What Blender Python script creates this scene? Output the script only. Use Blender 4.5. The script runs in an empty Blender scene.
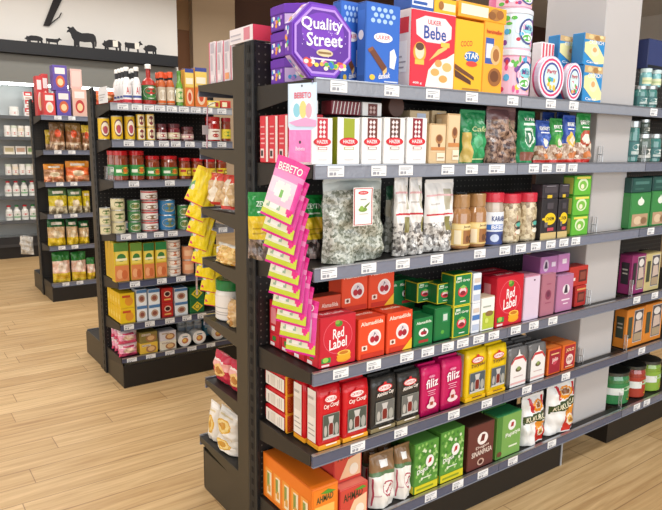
import bpy, bmesh, math, random
from mathutils import Vector, Matrix
random.seed(7)
SC = bpy.context.scene
COL = SC.collection
PI = math.pi
# ------------------------------------------------------------------ camera
CAM = Vector((-1.1222, -1.6436, 1.59)); YAW, PIT, ROL, FPX = .9448, .171, .0121, 626.09
_f = Vector((math.cos(YAW), math.sin(YAW), 0)); _r = Vector((math.sin(YAW), -math.cos(YAW), 0)); _u = Vector((0, 0, 1))
F2 = _f*math.cos(PIT) - _u*math.sin(PIT); U2 = _u*math.cos(PIT) + _f*math.sin(PIT)
R3 = _r*math.cos(ROL) + U2*math.sin(ROL); U3 = U2*math.cos(ROL) - _r*math.sin(ROL)
def ray(px, py): return F2 + R3*((px-331)/FPX) - U3*((py-255)/FPX)
def at(ax, val, px, py):
    d = ray(px, py); return CAM + d*((val-CAM[ax])/d[ax])
def prj(p):
    d = Vector(p)-CAM; z = d.dot(F2); return 331+FPX*d.dot(R3)/z, 255-FPX*d.dot(U3)/z
def x_on(px, y, z):                      # X of the point (X, y, z) seen in pixel column px
    lo, hi = -6., 20.
    for _ in range(40):
        m = (lo+hi)/2
        if (Vector((m, y, z))-CAM).dot(F2) < .05 or prj((m, y, z))[0] < px: lo = m
        else: hi = m
    return (lo+hi)/2
cam = bpy.data.cameras.new('camera'); co = bpy.data.objects.new('camera', cam); COL.objects.link(co)
co.matrix_world = Matrix(((R3.x, U3.x, -F2.x, CAM.x), (R3.y, U3.y, -F2.y, CAM.y), (R3.z, U3.z, -F2.z, CAM.z), (0, 0, 0, 1)))
cam.sensor_width = 36; cam.lens = FPX/662*36; cam.clip_start = .05
SC.camera = co
# ------------------------------------------------------------------ materials
def lin(h):
    h = h.lstrip('#'); o = []
    for i in (0, 2, 4):
        c = int(h[i:i+2], 16)/255; o.append(c/12.92 if c <= .04045 else ((c+.055)/1.055)**2.4)
    return (*o, 1)
_mats = {}
def mat(key):
    """'RRGGBB' printed card; '/p' glossy plastic film, '/m' metal, '/r' matte, '/k' black powder coat, '/g' glass;
    'mix:A:B:scale' see-through bag filled with a two-coloured content"""
    if key in _mats: return _mats[key]
    m = bpy.data.materials.new(key.replace(':', '_')); m.use_nodes = True; nt = m.node_tree; b = nt.nodes['Principled BSDF']; L = nt.links.new
    def N(t): return nt.nodes.new(t)
    if key.startswith('mix:'):
        _, a, c, sc = key.split(':')
        tc = N('ShaderNodeTexCoord'); v = N('ShaderNodeTexVoronoi'); v.inputs['Scale'].default_value = float(sc)
        n = N('ShaderNodeTexNoise'); n.inputs['Scale'].default_value = float(sc)*1.7; n.inputs['Detail'].default_value = 4
        mx = N('ShaderNodeMixRGB'); mx.inputs[0].default_value = .5; L(tc.outputs['Object'], v.inputs['Vector']); L(tc.outputs['Object'], n.inputs['Vector'])
        L(v.outputs['Color'], mx.inputs[1]); L(n.outputs['Color'], mx.inputs[2])
        r = N('ShaderNodeValToRGB'); r.color_ramp.elements[0].color = lin(a); r.color_ramp.elements[1].color = lin(c)
        r.color_ramp.elements[0].position = .36; r.color_ramp.elements[1].position = .64
        bw = N('ShaderNodeRGBToBW'); L(mx.outputs[0], bw.inputs[0]); L(bw.outputs[0], r.inputs[0]); L(r.outputs[0], b.inputs['Base Color'])
        b.inputs['Roughness'].default_value = .22; b.inputs['Coat Weight'].default_value = .6; b.inputs['Coat Roughness'].default_value = .12
        bp = N('ShaderNodeBump'); bp.inputs['Strength'].default_value = .35; bp.inputs['Distance'].default_value = .004; L(n.outputs['Fac'], bp.inputs['Height']); L(bp.outputs[0], b.inputs['Normal'])
    else:
        h, _, st = key.partition('/')
        b.inputs['Base Color'].default_value = lin(h)
        b.inputs['Roughness'].default_value = {'': .45, 'p': .25, 'm': .3, 'r': .8, 'k': .5, 'g': .08}[st]
        if st == 'm': b.inputs['Metallic'].default_value = .9
        if st == 'g': b.inputs['Coat Weight'].default_value = 1.; b.inputs['Coat Roughness'].default_value = .03
        if st in ('p', 'k', 'r'):
            tc = N('ShaderNodeTexCoord'); n = N('ShaderNodeTexNoise'); n.inputs['Scale'].default_value = {'p': 28, 'k': 300, 'r': 60}[st]; n.inputs['Detail'].default_value = 3
            bp = N('ShaderNodeBump'); bp.inputs['Strength'].default_value = {'p': .28, 'k': .1, 'r': .15}[st]; bp.inputs['Distance'].default_value = {'p': .012, 'k': .002, 'r': .004}[st]
            L(tc.outputs['Object'], n.inputs['Vector']); L(n.outputs['Fac'], bp.inputs['Height']); L(bp.outputs[0], b.inputs['Normal'])
        if st == 'k': b.inputs['Specular IOR Level'].default_value = .4
    _mats[key] = m; return m
# ------------------------------------------------------------------ mesh builder
_txt = {}
def text_geo(s):
    if s not in _txt:
        c = bpy.data.curves.new('t', 'FONT'); c.body = s; c.resolution_u = 2; c.fill_mode = 'FRONT'; c.offset = .018
        o = bpy.data.objects.new('t', c); me = bpy.data.meshes.new_from_object(o)
        vs = [(v.co.x, v.co.y) for v in me.vertices]; fs = [tuple(p.vertices) for p in me.polygons]
        bpy.data.objects.remove(o); bpy.data.curves.remove(c); bpy.data.meshes.remove(me)
        x0 = min(v[0] for v in vs); x1 = max(v[0] for v in vs); y0 = min(v[1] for v in vs); y1 = max(v[1] for v in vs)
        _txt[s] = ([((x-x0)/(x1-x0), (y-y0)/max(y1-y0, .01)) for x, y in vs], fs)
    return _txt[s]
class MB:
    def __init__(s): s.v = []; s.f = []; s.m = []; s.sm = []; s.keys = []; s.lay = 0
    def k(s, key):
        if key not in s.keys: s.keys.append(key)
        return s.keys.index(key)
    def add(s, vs, fs, key, smooth=False):
        b = len(s.v); s.v += [tuple(v) for v in vs]; i = s.k(key)
        for f in fs: s.f.append(tuple(b+j for j in f)); s.m.append(i); s.sm.append(smooth)
        return b
    def box(s, x0, x1, y0, y1, z0, z1, key, bev=0., seg=1):
        if bev <= 0:
            vs = [(x, y, z) for z in (z0, z1) for y in (y0, y1) for x in (x0, x1)]
            s.add(vs, [(0, 2, 3, 1), (4, 5, 7, 6), (0, 1, 5, 4), (2, 6, 7, 3), (0, 4, 6, 2), (1, 3, 7, 5)], key); return
        bm = bmesh.new(); bmesh.ops.create_cube(bm, size=1)
        for v in bm.verts: v.co = ((x0+x1)/2+v.co.x*(x1-x0), (y0+y1)/2+v.co.y*(y1-y0), (z0+z1)/2+v.co.z*(z1-z0))
        bmesh.ops.bevel(bm, geom=bm.edges[:], offset=bev, segments=seg, profile=.5, affect='EDGES')
        s.bm(bm, key)
    def bm(s, bm, key, smooth=False):
        bm.verts.index_update(); s.add([v.co[:] for v in bm.verts], [[v.index for v in f.verts] for f in bm.faces], key, smooth); bm.free()
    def lathe(s, prof, n=20, c=(0, 0), smooth=True):
        """prof: [(r, z, key of the band above)]"""
        for (r0, z0, key), (r1, z1, _) in zip(prof, prof[1:]):
            vs = [(c[0]+r*math.cos(2*PI*i/n), c[1]+r*math.sin(2*PI*i/n), z) for r, z in ((r0, z0), (r1, z1)) for i in range(n)]
            s.add(vs, [(i, (i+1) % n, n+(i+1) % n, n+i) for i in range(n)], key, smooth and abs(r1-r0) < abs(z1-z0)*3)
    def tube(s, pts, r, key, n=6, closed=False):
        P = [Vector(p) for p in pts]; rings = []; m = len(P)
        for i in range(m):
            a = P[i-1] if (i or closed) else P[i]; b = P[(i+1) % m] if (i < m-1 or closed) else P[i]
            t = (b-a).normalized(); u = t.cross(Vector((.3, .5, .81))).normalized(); w = t.cross(u)
            rings.append([P[i]+u*r*math.cos(2*PI*j/n)+w*r*math.sin(2*PI*j/n) for j in range(n)])
        vs = [v for q in rings for v in q]; fs = []
        for i in range(m if closed else m-1):
            for j in range(n): fs.append((i*n+j, i*n+(j+1) % n, ((i+1) % m)*n+(j+1) % n, ((i+1) % m)*n+j))
        s.add(vs, fs, key, True)
    def prism(s, pts, y0, y1, key):       # outline in x,z, extruded along y
        n = len(pts); vs = [(x, y0, z) for x, z in pts]+[(x, y1, z) for x, z in pts]
        s.add(vs, [tuple(range(n)), tuple(range(2*n-1, n-1, -1))]+[(i, n+i, n+(i+1) % n, (i+1) % n) for i in range(n)], key)
    def mesh(s, name):
        me = bpy.data.meshes.new(name); me.from_pydata(s.v, [], s.f)
        for key in s.keys: me.materials.append(mat(key))
        me.polygons.foreach_set('material_index', s.m); me.polygons.foreach_set('use_smooth', s.sm); me.update()
        return me
    # -- printing on a surface P(u, v, lift)
    def draw(s, P, ops, nu=1, nv=1, step=.0005, base=.0006):
        step = min(step, .002/max(1, len(ops)))
        for L, op in enumerate(ops):
            h = base+L*step; t = op[0]
            if t == 'r':
                _, u0, v0, u1, v1, key = op[:6]; a, b = nu, nv
                vs = [P(u0+(u1-u0)*i/a, v0+(v1-v0)*j/b, h) for j in range(b+1) for i in range(a+1)]
                s.add(vs, [(j*(a+1)+i, j*(a+1)+i+1, (j+1)*(a+1)+i+1, (j+1)*(a+1)+i) for j in range(b) for i in range(a)], key)
            elif t == 'e':
                _, u, v, ru, rv, key = op[:6]; n = 20
                vs = [P(u, v, h)]+[P(u+ru*math.cos(2*PI*i/n), v+rv*math.sin(2*PI*i/n), h) for i in range(n)]
                s.add(vs, [(0, 1+i, 1+(i+1) % n) for i in range(n)], key)
            elif t == 'p':
                vs = [P(u, v, h) for u, v in op[1]]; s.add(vs, [tuple(range(len(vs)))], op[2])
            elif t == 't':
                _, txt, u0, v0, u1, v1, key = op[:7]; sl = op[7] if len(op) > 7 else 0.
                vs, fs = text_geo(txt)
                s.add([P(u0+x*(u1-u0), v0+y*(v1-v0)+sl*x, h) for x, y in vs], fs, key)
def plane(O, U, V, N):
    O, U, V, N = map(Vector, (O, U, V, N)); return lambda u, v, h: O+U*u+V*v+N*h
def box_faces(w, d, h):
    return {'f': plane((-w/2, 0, 0), (w, 0, 0), (0, 0, h), (0, -1, 0)), 's': plane((-w/2, d, 0), (0, -d, 0), (0, 0, h), (-1, 0, 0)),
            't': plane((-w/2, 0, h), (w, 0, 0), (0, d, 0), (0, 0, 1)), 'b': plane((w/2, d, 0), (-w, 0, 0), (0, 0, h), (0, 1, 0)), 'x': plane((w/2, 0, 0), (0, d, 0), (0, 0, h), (1, 0, 0))}
def cyl_face(r, h, z0=0, c=(0, 0), arc=PI, rot=0.):     # front half of a cylinder as a printed frame
    def P(u, v, l):
        a = -PI/2+rot+(u-.5)*arc; return Vector((c[0]+(r+l)*math.cos(a), c[1]+(r+l)*math.sin(a), z0+v*h))
    return P
# ------------------------------------------------------------------ things
def tagp(o, label, cat, group=None):
    o['label'] = label; o['category'] = cat
    if group: o['group'] = group
class Proto:                              # meshes of one kind of thing: [(part name, mesh, [sub-parts])]; one unnamed part = a single mesh
    def __init__(s, parts, d=.1, w=.1, h=.1): s.parts = parts; s.d = d; s.w = w; s.h = h
def link(name, data, parent=None):
    o = bpy.data.objects.new(name, data); COL.objects.link(o)
    if parent: o.parent = parent
    return o
USED = []
def place(p, name, label, cat, loc, rz=0., group=None, rot=None):
    if len(p.parts) == 1 and p.parts[0][0] is None: o = link(name, p.parts[0][1])
    else:
        o = link(name, None); o.empty_display_size = .02
        def rec(par, lst):
            for q in lst:
                c = link(q[0], q[1], par)
                if len(q) > 2: rec(c, q[2])
        rec(o, p.parts)
    o.location = loc; o.rotation_euler = rot if rot else (0, 0, rz)
    tagp(o, label, cat, group); USED.append(o); return o
def struct(name, mb):
    o = link(name, mb.mesh(name)); o['kind'] = 'structure'; return o
def single(mb, name, **k): return Proto([(None, mb.mesh(name))], **k)
# ------------------------------------------------------------------ product kinds (base centre at origin, front towards -y at y = 0)
def carton(w, d, h, col, f=(), s=(), t=(), bev=.002, x=(), b=(), flap=None):
    m = MB(); m.box(-w/2, w/2, 0, d, 0, h, col, bev); F = box_faces(w, d, h)
    for kk, ops in (('f', f), ('s', s), ('t', t), ('x', x), ('b', b)):
        if ops: m.draw(F[kk], ops)
    return single(m, 'carton', d=d, w=w, h=h)
def carton_flap(w, d, h, col, fcol, f=(), s=(), t=()):          # big carton with its lid flap a part of its own
    m = MB(); m.box(-w/2, w/2, 0, d, 0, h-.004, col, .002); F = box_faces(w, d, h)
    for kk, ops in (('f', f), ('s', s)):
        if ops: m.draw(F[kk], ops)
    n = MB(); n.box(-w/2+.0005, w/2-.0005, .0005, d-.0005, h-.0039, h, fcol, .001)
    if t: n.draw(F['t'], t)
    return Proto([('carton_body', m.mesh('carton_body')), ('lid_flap', n.mesh('lid_flap'))], d=d, w=w, h=h)
def softpack(w, d, h, col, f=(), s=(), top=None, seed=0, foot=None):
    """block-bottom foil pack: slightly bulged brick with a folded, pinched top seam"""
    rnd = random.Random(seed); m = MB(); tz = h*.965
    bm = bmesh.new(); nx, ny, nz = 5, 4, 7
    bmesh.ops.create_cube(bm, size=1); bmesh.ops.subdivide_edges(bm, edges=bm.edges[:], cuts=5, use_grid_fill=True)
    for v in bm.verts:
        x, y, z = v.co; q = z+.5
        bl = 1-.05*(abs(2*z)**4)
        pin = 1-.16*max(0, (q-.86)/.14)
        y2 = y*bl*pin+.006*math.sin(9*x+seed)*math.sin(7*z+seed); x2 = x*(1-.03*abs(2*y)**4)*(1-.02*abs(2*z)**4)
        v.co = (x2*w, d/2+y2*d*.97, q*tz+.004*math.sin(5*x+seed)*max(0, q-.7))
    m.bm(bm, col, True)
    P = plane((-w/2, .008*d, 0), (w, 0, 0), (0, 0, tz), (0, -1, 0)); S = plane((-w*.497, d, 0), (0, -d, 0), (0, 0, tz), (-1, 0, 0))
    Pf = lambda u, v, l: P(u, v, l+.0025)
    Ps = lambda u, v, l: S(u, v, l+.0025)
    if f: m.draw(Pf, f)
    if s: m.draw(Ps, s)
    n = MB(); n.box(-w*.47, w*.47, d*.44, d*.49, tz-.004, h, top or col, .0015)
    parts = [('pack_body', m.mesh('pack_body')), ('top_seam', n.mesh('top_seam'))]
    if foot:
        q = MB(); q.box(-w/2-.0008, w/2+.0008, -.0012, d+.001, 0, h*.07, foot, .001); parts.append(('base_fold', q.mesh('base_fold')))
    return Proto(parts, d=d, w=w, h=h)
def pouch(w, h, t, bands, f=(), kind='gusset', seed=0, wob=.006, seam=None, nu=16, nv=20, label=None, lean=0., sag=0.):
    """bag of film: bands = [(upper v, material key)]; label = (u0, v0, u1, v1, key, ops) a sticker as a part"""
    flat = [q for q in f if q[0] != 't']; txt = [q for q in f if q[0] == 't']
    if flat and nu <= 18: nu, nv = 30, 40
    ph = [random.Random(seed+i).uniform(0, 6.28) for i in range(6)]
    def T(v): return (max(0, 1-v**2.6))**.75*(.82+.18*min(1, v*8)) if kind == 'gusset' else max(0, math.sin(PI*min(max(v, .0), 1)))**.55
    def Y(u, v, sgn):
        a = (max(0, 1-abs(2*u-1)**2.8))**.6; e = a*T(v)
        n = wob*(math.sin(7*u+5*v+ph[0])+math.sin(13*u-9*v+ph[1])*.6+math.sin(23*v+4*u+ph[2])*.5+math.sin(31*u+17*v+ph[3])*.3)*min(1, e*2)
        return sgn*(t/2*e+.0008)+n
    def XZ(u, v):
        wd = 1-.05*math.sin(PI*v)*(1 if kind == 'pillow' else .6)+.012*math.sin(11*v+ph[4])
        return (u-.5)*w*wd+sag*math.sin(PI*v), v*h*(1-.015*abs(2*u-1)**3)
    def P(u, v, l):
        x, z = XZ(u, v); return Vector((x, Y(u, v, -1)-l+lean*v, z))
    m = MB(); base_i = 0; vs = [(i/nu, j/nv) for j in range(nv+1) for i in range(nu+1)]; W = nu+1
    def inside(q, u, v):
        if q[0] == 'r': return q[1] <= u <= q[3] and q[2] <= v <= q[4]
        if q[0] == 'e': return ((u-q[1])/q[3])**2+((v-q[2])/q[4])**2 <= 1
        P_ = q[1]; c = False
        for (x0, y0), (x1, y1) in zip(P_, P_[1:]+P_[:1]):
            if (y0 > v) != (y1 > v) and u < (x1-x0)*(v-y0)/(y1-y0)+x0: c = not c
        return c
    def fkey(u, v):
        for q in reversed(flat):
            if inside(q, u, v):
                kk = q[-1] if q[0] == 'p' else q[5]; return kk if '/' in kk else kk+'/p'
        return key(v)
    def key(v):
        for up, kk in bands:
            if v <= up: return kk
        return bands[-1][1]
    for sgn in (-1, 1):
        pts = [(XZ(u, v)[0], Y(u, v, sgn)+lean*v, XZ(u, v)[1]) for u, v in vs]
        for j in range(nv):
            fs = [(j*W+i, j*W+i+1, (j+1)*W+i+1, (j+1)*W+i) for i in range(nu)]
            if sgn > 0: fs = [q[::-1] for q in fs]
            if j == 0: base_i = len(m.v); m.v += [tuple(a) for a in pts]
            for i, q in enumerate(fs):
                m.f.append(tuple(base_i+a for a in q)); m.m.append(m.k(fkey((i+.5)/nu, (j+.5)/nv) if sgn < 0 else key((j+.5)/nv))); m.sm.append(True)
    for j in (0, nv):                      # close the bottom and the top between the two walls
        a = [P(i/nu, j/nv, 0) for i in range(nu+1)]; b = [(XZ(i/nu, j/nv)[0], Y(i/nu, j/nv, 1)+lean*j/nv, XZ(i/nu, j/nv)[1]) for i in range(nu+1)]
        m.add(a+b, [(i, i+1, W+i+1, W+i) if j else (i+1, i, W+i, W+i+1) for i in range(nu)], key(j/nv))
    if txt: m.draw(P, txt, 6, 6, .0008, .0025)
    parts = [('bag_body', m.mesh('bag_body'))]
    if seam:
        n = MB(); n.box(-w*.485, w*.485, lean-.0025, lean+.0025, h*.955, h*1.035, seam, .001); parts.append(('top_seam', n.mesh('top_seam')))
    if label:
        u0, v0, u1, v1, kk, ops = label; n = MB(); yf = min(Y(u0+(u1-u0)*i/6, v0+(v1-v0)*j/6, -1) for i in range(7) for j in range(7))-.0008; Q = lambda u, v, l: Vector(((u0+(u1-u0)*u-.5)*w*.97+.0015*math.sin(6*v), yf-l+.0012*math.sin(5*v), (v0+(v1-v0)*v)*h*.99))
        n.draw(Q, [('r', 0, 0, 1, 1, kk)]+list(ops), 8, 8, .0008, .0016); parts.append(('label', n.mesh('label')))
    if len(parts) == 1: parts = [(None, parts[0][1])]
    p = Proto(parts, d=t, w=w, h=h); return p
def jar(r, h, body, lid, lab=None, ops=(), lidh=.2, v0=.18, v1=.72, neck=.92, arc=PI, sub=24):
    m = MB(); hb = h*(1-lidh); n = 24
    m.lathe([(0, 0, body), (r*.93, 0, body), (r, h*.03, body), (r, hb*.84, body), (r*neck, hb*.96, body), (r*neck, hb, body), (0, hb, body)], n)
    q = MB(); q.lathe([(r*neck*1.05, hb*.975, lid), (r*neck*1.08, hb*.985, lid), (r*neck*1.08, h*.985, lid), (r*neck*1.02, h, lid), (0, h, lid)], n)
    parts = [('jar_body', m.mesh('jar_body')), ('lid', q.mesh('lid'))]
    if lab:
        e = MB(); C = cyl_face(r+.0006, hb*.84*(v1-v0), hb*.84*v0, arc=arc)
        e.draw(C, [('r', 0, 0, 1, 1, lab)]+list(ops), sub, 1); parts.append(('label', e.mesh('label')))
    return Proto(parts, d=2*r, w=2*r, h=h)
def can(r, h, col, ops=(), rim='B9BBBD/m', top='C4C6C8/m'):
    m = MB(); m.lathe([(0, .001, rim), (r*.97, 0, rim), (r, h*.02, rim), (r*.985, h*.035, col), (r*.985, h*.965, rim), (r, h*.98, rim), (r*.97, h, rim), (r*.93, h*.985, top), (0, h*.985, top)], 20)
    if ops: m.draw(cyl_face(r*.985, h), ops, 10, 1)
    return single(m, 'can', d=2*r, w=2*r, h=h)
def bottle(r, h, body, cap, lab=None, ops=(), shoulder=.62, neck=.36, cap0=.86, v0=.12, v1=.5, capr=None, band=None):
    m = MB(); cr = capr or neck*1.15
    prof = [(0, 0, body), (r*.92, 0, body), (r, h*.02, body), (r, h*shoulder, body), (r*.8, h*(shoulder+.09), body), (r*neck, h*(shoulder+.17), body), (r*neck, h*cap0, body), (0, h*cap0, body)]
    m.lathe(prof, 18)
    q = MB(); q.lathe([(r*cr, h*(cap0-.01), cap), (r*cr, h*.985, cap), (r*cr*.85, h, cap), (0, h, cap)], 16)
    parts = [('bottle_body', m.mesh('bottle_body')), ('cap', q.mesh('cap'))]
    if lab:
        e = MB(); e.draw(cyl_face(r+.0006, h*(v1-v0), h*v0), [('r', 0, 0, 1, 1, lab)]+list(ops), 14, 1); parts.append(('label', e.mesh('label')))
    if band:
        e = MB(); e.lathe([(r*neck*1.04, h*(shoulder+.165), band), (r*neck*1.06, h*(cap0-.012), band)], 16); parts.append(('neck_label', e.mesh('neck_label')))
    return Proto(parts, d=2*r, w=2*r, h=h)
# ------------------------------------------------------------------ putting products on a shelf front
def on(px0, px1, py, z, Y=.02):
    """width, height and base-centre X of a product whose front face spans px0..px1 and reaches up to py, standing on z with its front at Y"""
    h = .15
    for _ in range(4):
        xm = x_on((px0+px1)/2, Y, z+h*.6); h = max(.01, at(1, Y, prj((xm, Y, z+h))[0], py).z-z)
    a, b = x_on(px0, Y, z+h/2), x_on(px1, Y, z+h/2)
    return b-a-.003, h, (a+b)/2
EPS = .0012
def put(px, py, z, make, name, label, cat, Y=.02, group=None, behind=0, blabel=None, rz=0., gap=.004, xmin=-9.):
    w, h, x = on(px[0], px[1], py, z, Y); p = make(w, h); x = max(x, xmin+w/2)
    place(p, name, label, cat, (x, Y, z+EPS), rz, group)
    for k in range(behind):
        place(p, name, blabel[k] if isinstance(blabel, (list, tuple)) else blabel, cat, (x, Y+(p.d+gap)*(k+1), z+EPS), rz, group)
    return p, x, w, h
def putc(px, py, z, make, name, label, cat, Y=.02, group=None, behind=0, blabel=None, dz=0., ypos=None):
    """round or soft things: their centre stands half a depth behind Y"""
    w, h, x = on(px[0], px[1], py, z, Y+ (px[1]-px[0])*.0008); p = make(w, h)
    y0 = Y+p.d/2 if ypos is None else ypos
    place(p, name, label, cat, (x, y0, z+EPS), 0, group)
    for k in range(behind):
        place(p, name, blabel[k] if isinstance(blabel, (list, tuple)) else blabel, cat, (x, y0+(p.d+.003)*(k+1), z+EPS), 0, group)
    return p, x, y0, h
W_ = 'F4F2EE'
# ================================================================== the room
def nodes_mat(name, fn):
    m = bpy.data.materials.new(name); m.use_nodes = True; nt = m.node_tree; fn(nt, nt.nodes['Principled BSDF'], nt.links.new); _mats[name] = m; return name
def oak(nt, b, L):
    N = nt.nodes.new; tc = N('ShaderNodeTexCoord'); br = N('ShaderNodeTexBrick'); br.offset = 0.
    for k, v in (('Scale', 1.), ('Brick Width', 1.25), ('Row Height', .155), ('Mortar Size', .0022), ('Mortar Smooth', .2), ('Bias', 0.)): br.inputs[k].default_value = v
    br.inputs['Color1'].default_value = lin('DBC196'); br.inputs['Color2'].default_value = lin('C9AB7E'); br.inputs['Mortar'].default_value = lin('9A7C58')
    mp = N('ShaderNodeMapping'); mp.inputs['Scale'].default_value = (.9, 16, 1); no = N('ShaderNodeTexNoise'); no.inputs['Scale'].default_value = 2.2; no.inputs['Detail'].default_value = 8; no.inputs['Roughness'].default_value = .62; no.inputs['Distortion'].default_value = .6
    
    sx = N('ShaderNodeSeparateXYZ'); L(tc.outputs['Object'], sx.inputs[0])
    def M(op, a, q=None):
        n = N('ShaderNodeMath'); n.operation = op; L(a, n.inputs[0])
        if q is not None: n.inputs[1].default_value = q
        return n.outputs[0]
    wn = N('ShaderNodeTexWhiteNoise'); wn.noise_dimensions = '1D'; L(M('FLOOR', M('DIVIDE', sx.outputs['Y'], .155)), wn.inputs['W'])
    ad = N('ShaderNodeMath'); ad.operation = 'ADD'; L(M('MULTIPLY', wn.outputs['Value'], 1.25), ad.inputs[0]); L(sx.outputs['X'], ad.inputs[1])
    cx = N('ShaderNodeCombineXYZ'); L(ad.outputs[0], cx.inputs[0]); L(sx.outputs['Y'], cx.inputs[1]); L(cx.outputs[0], br.inputs['Vector'])
    L(tc.outputs['Object'], mp.inputs['Vector']); L(mp.outputs[0], no.inputs['Vector'])
    rp = N('ShaderNodeValToRGB'); rp.color_ramp.elements[0].color = lin('BDA27A'); rp.color_ramp.elements[1].color = lin('FFF8EE'); rp.color_ramp.elements[0].position = .3; rp.color_ramp.elements[1].position = .68
    L(no.outputs['Fac'], rp.inputs[0]); mx = N('ShaderNodeMixRGB'); mx.blend_type = 'MULTIPLY'; mx.inputs[0].default_value = .75; L(br.outputs['Color'], mx.inputs[1]); L(rp.outputs[0], mx.inputs[2]); L(mx.outputs[0], b.inputs['Base Color'])
    b.inputs['Roughness'].default_value = .42
    bp = N('ShaderNodeBump'); bp.inputs['Strength'].default_value = .12; bp.inputs['Distance'].default_value = .004; L(no.outputs['Fac'], bp.inputs['Height']); L(bp.outputs[0], b.inputs['Normal'])
nodes_mat('oak_planks', oak)
def plaster(c):
    def fn(nt, b, L):
        N = nt.nodes.new; tc = N('ShaderNodeTexCoord'); no = N('ShaderNodeTexNoise'); no.inputs['Scale'].default_value = 3; no.inputs['Detail'].default_value = 5
        mx = N('ShaderNodeMixRGB'); mx.inputs[1].default_value = lin(c); mx.inputs[2].default_value = tuple(x*.93 for x in lin(c)[:3])+(1,); L(tc.outputs['Object'], no.inputs['Vector']); L(no.outputs['Fac'], mx.inputs[0]); L(mx.outputs[0], b.inputs['Base Color'])
        b.inputs['Roughness'].default_value = .7
    return fn
for nm, c in (('paint_cream', 'E0DCD6'), ('paint_pillar', 'BDB9B8'), ('paint_beige', 'C9B295'), ('paint_brown', '5C4034'), ('wood_brown', '7A5030'), ('wood_light', '9A7650'), ('paint_white', 'EDEBE6')): nodes_mat(nm, plaster(c))
def peg(nt, b, L):                        # perforated steel back panel: light showing through the holes painted as paler dots
    N = nt.nodes.new; tc = N('ShaderNodeTexCoord'); sp = N('ShaderNodeSeparateXYZ'); L(tc.outputs['Object'], sp.inputs[0])
    def M(op, *a):
        n = N('ShaderNodeMath'); n.operation = op
        for i, q in enumerate(a):
            if isinstance(q, float): n.inputs[i].default_value = q
            else: L(q, n.inputs[i])
        return n.outputs[0]
    def cell(o): return M('SUBTRACT', M('FRACT', M('DIVIDE', o, .026)), .5)
    dx, dz = cell(sp.outputs['X']), cell(sp.outputs['Z']); d = M('SQRT', M('ADD', M('MULTIPLY', dx, dx), M('MULTIPLY', dz, dz)))
    mx = N('ShaderNodeMixRGB'); L(M('LESS_THAN', d, .13), mx.inputs[0]); mx.inputs[1].default_value = lin('1E1B1A'); mx.inputs[2].default_value = lin('6A665F'); L(mx.outputs[0], b.inputs['Base Color']); b.inputs['Roughness'].default_value = .5
nodes_mat('perforated_black', peg)
CEIL = 4.8
m = MB(); m.box(-5, 14.5, -6, 9.6, -.06, 0, 'oak_planks'); struct('floor', m)
m = MB(); m.box(-5, 14.5, -6, 9.6, CEIL, CEIL+.08, 'paint_white'); struct('ceiling', m)
m = MB(); m.box(-5, 14.5, 9.3, 9.4, 0, CEIL, 'paint_brown'); struct('wall_back', m)
XE = x_on(178, 8.25, 2.9)
m = MB(); m.box(-5, XE, 8.25, 8.35, 0, CEIL, 'paint_cream'); struct('wall_cooler', m)
m = MB(); m.box(-5.1, -5, -6, 9.6, 0, CEIL, 'paint_cream'); struct('wall_side', m)
m = MB(); m.box(14.4, 14.5, -6, 9.3, 0, CEIL, 'paint_cream'); struct('wall_far_side', m)
a, b_ = x_on(176, 9.05, 3), x_on(190, 9.05, 3)
m = MB(); m.box(a-.3, b_, 9.05, 9.3, 0, at(1, 9.05, 183, 30).z, 'wood_brown'); m.box(a-.3, b_, 9.04, 9.3, at(1, 9.05, 183, 30).z, CEIL, 'wood_light'); struct('trim_wood', m)
c_ = x_on(233, 9., 3)
m = MB(); m.box(b_, c_, 8.9, 9.29, 0, CEIL, 'paint_beige'); struct('column_beige', m)
Z6_ = .2223; PX0, PX1, PY0, PY1 = 1.645, 1.945, .062, .385
m = MB(); m.box(PX0, PX1, PY0, PY1, Z6_-.06, CEIL, 'paint_pillar', .004); struct('pillar', m)
# ------------------------------------------------------------------ racks
OL = '443D30/k'; BK = '17191C/k'; DK = '1F1C1A/k'
def tag_mesh(w, seed):
    m = MB(); m.box(-w/2, w/2, -.0015, 0, -.034, .001, 'F3F4F5', .0004); r = random.Random(seed); P = plane((-w/2, -.0015, -.034), (w, 0, 0), (0, 0, .034), (0, -1, 0))
    m.draw(P, [('r', .08, .72, .55+.35*r.random(), .8, '9A9CA2'), ('r', .08, .55, .7, .62, 'B5B7BB'), ('r', .1, .15, .3, .42, '9A9CA4'), ('r', .36, .15, .5, .42, '9A9CA4'), ('r', .6, .2, .92, .26, 'A5A7AB')])
    return m.mesh('price_tag')
_tags = [tag_mesh(.066, i) for i in range(3)]+[tag_mesh(.095, 9)]
def upright(par, X0, Ya, Yb, H, th=.014, name='upright'):
    m = MB(); m.box(X0-th, X0, Ya, Ya+(Yb-Ya)*.42, 0, H, BK, .002)
    P = plane((X0-th, Ya+(Yb-Ya)*.42, 0), (0, -(Yb-Ya)*.42, 0), (0, 0, H), (-1, 0, 0)); n = int(H/.05)
    m.draw(P, [('r', .1, 0, .16, 1, '5A6068/m'), ('r', .86, 0, .92, 1, '5A6068/m')]+[('r', .38, (i+.2)/n, .64, (i+.72)/n, '070707/r') for i in range(n)])
    Q = plane((X0-th, Ya, 0), (th, 0, 0), (0, 0, H), (0, -1, 0)); m.draw(Q, [('r', .3, (i+.2)/n, .6, (i+.72)/n, '070707/r') for i in range(n)])
    link(name, m.mesh(name), par)
    m = MB(); m.box(X0-th+.004, X0, Ya+(Yb-Ya)*.42+.0005, Yb, 0, H-.004, OL, .002); link('upright_cover', m.mesh('upright_cover'), par)
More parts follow.
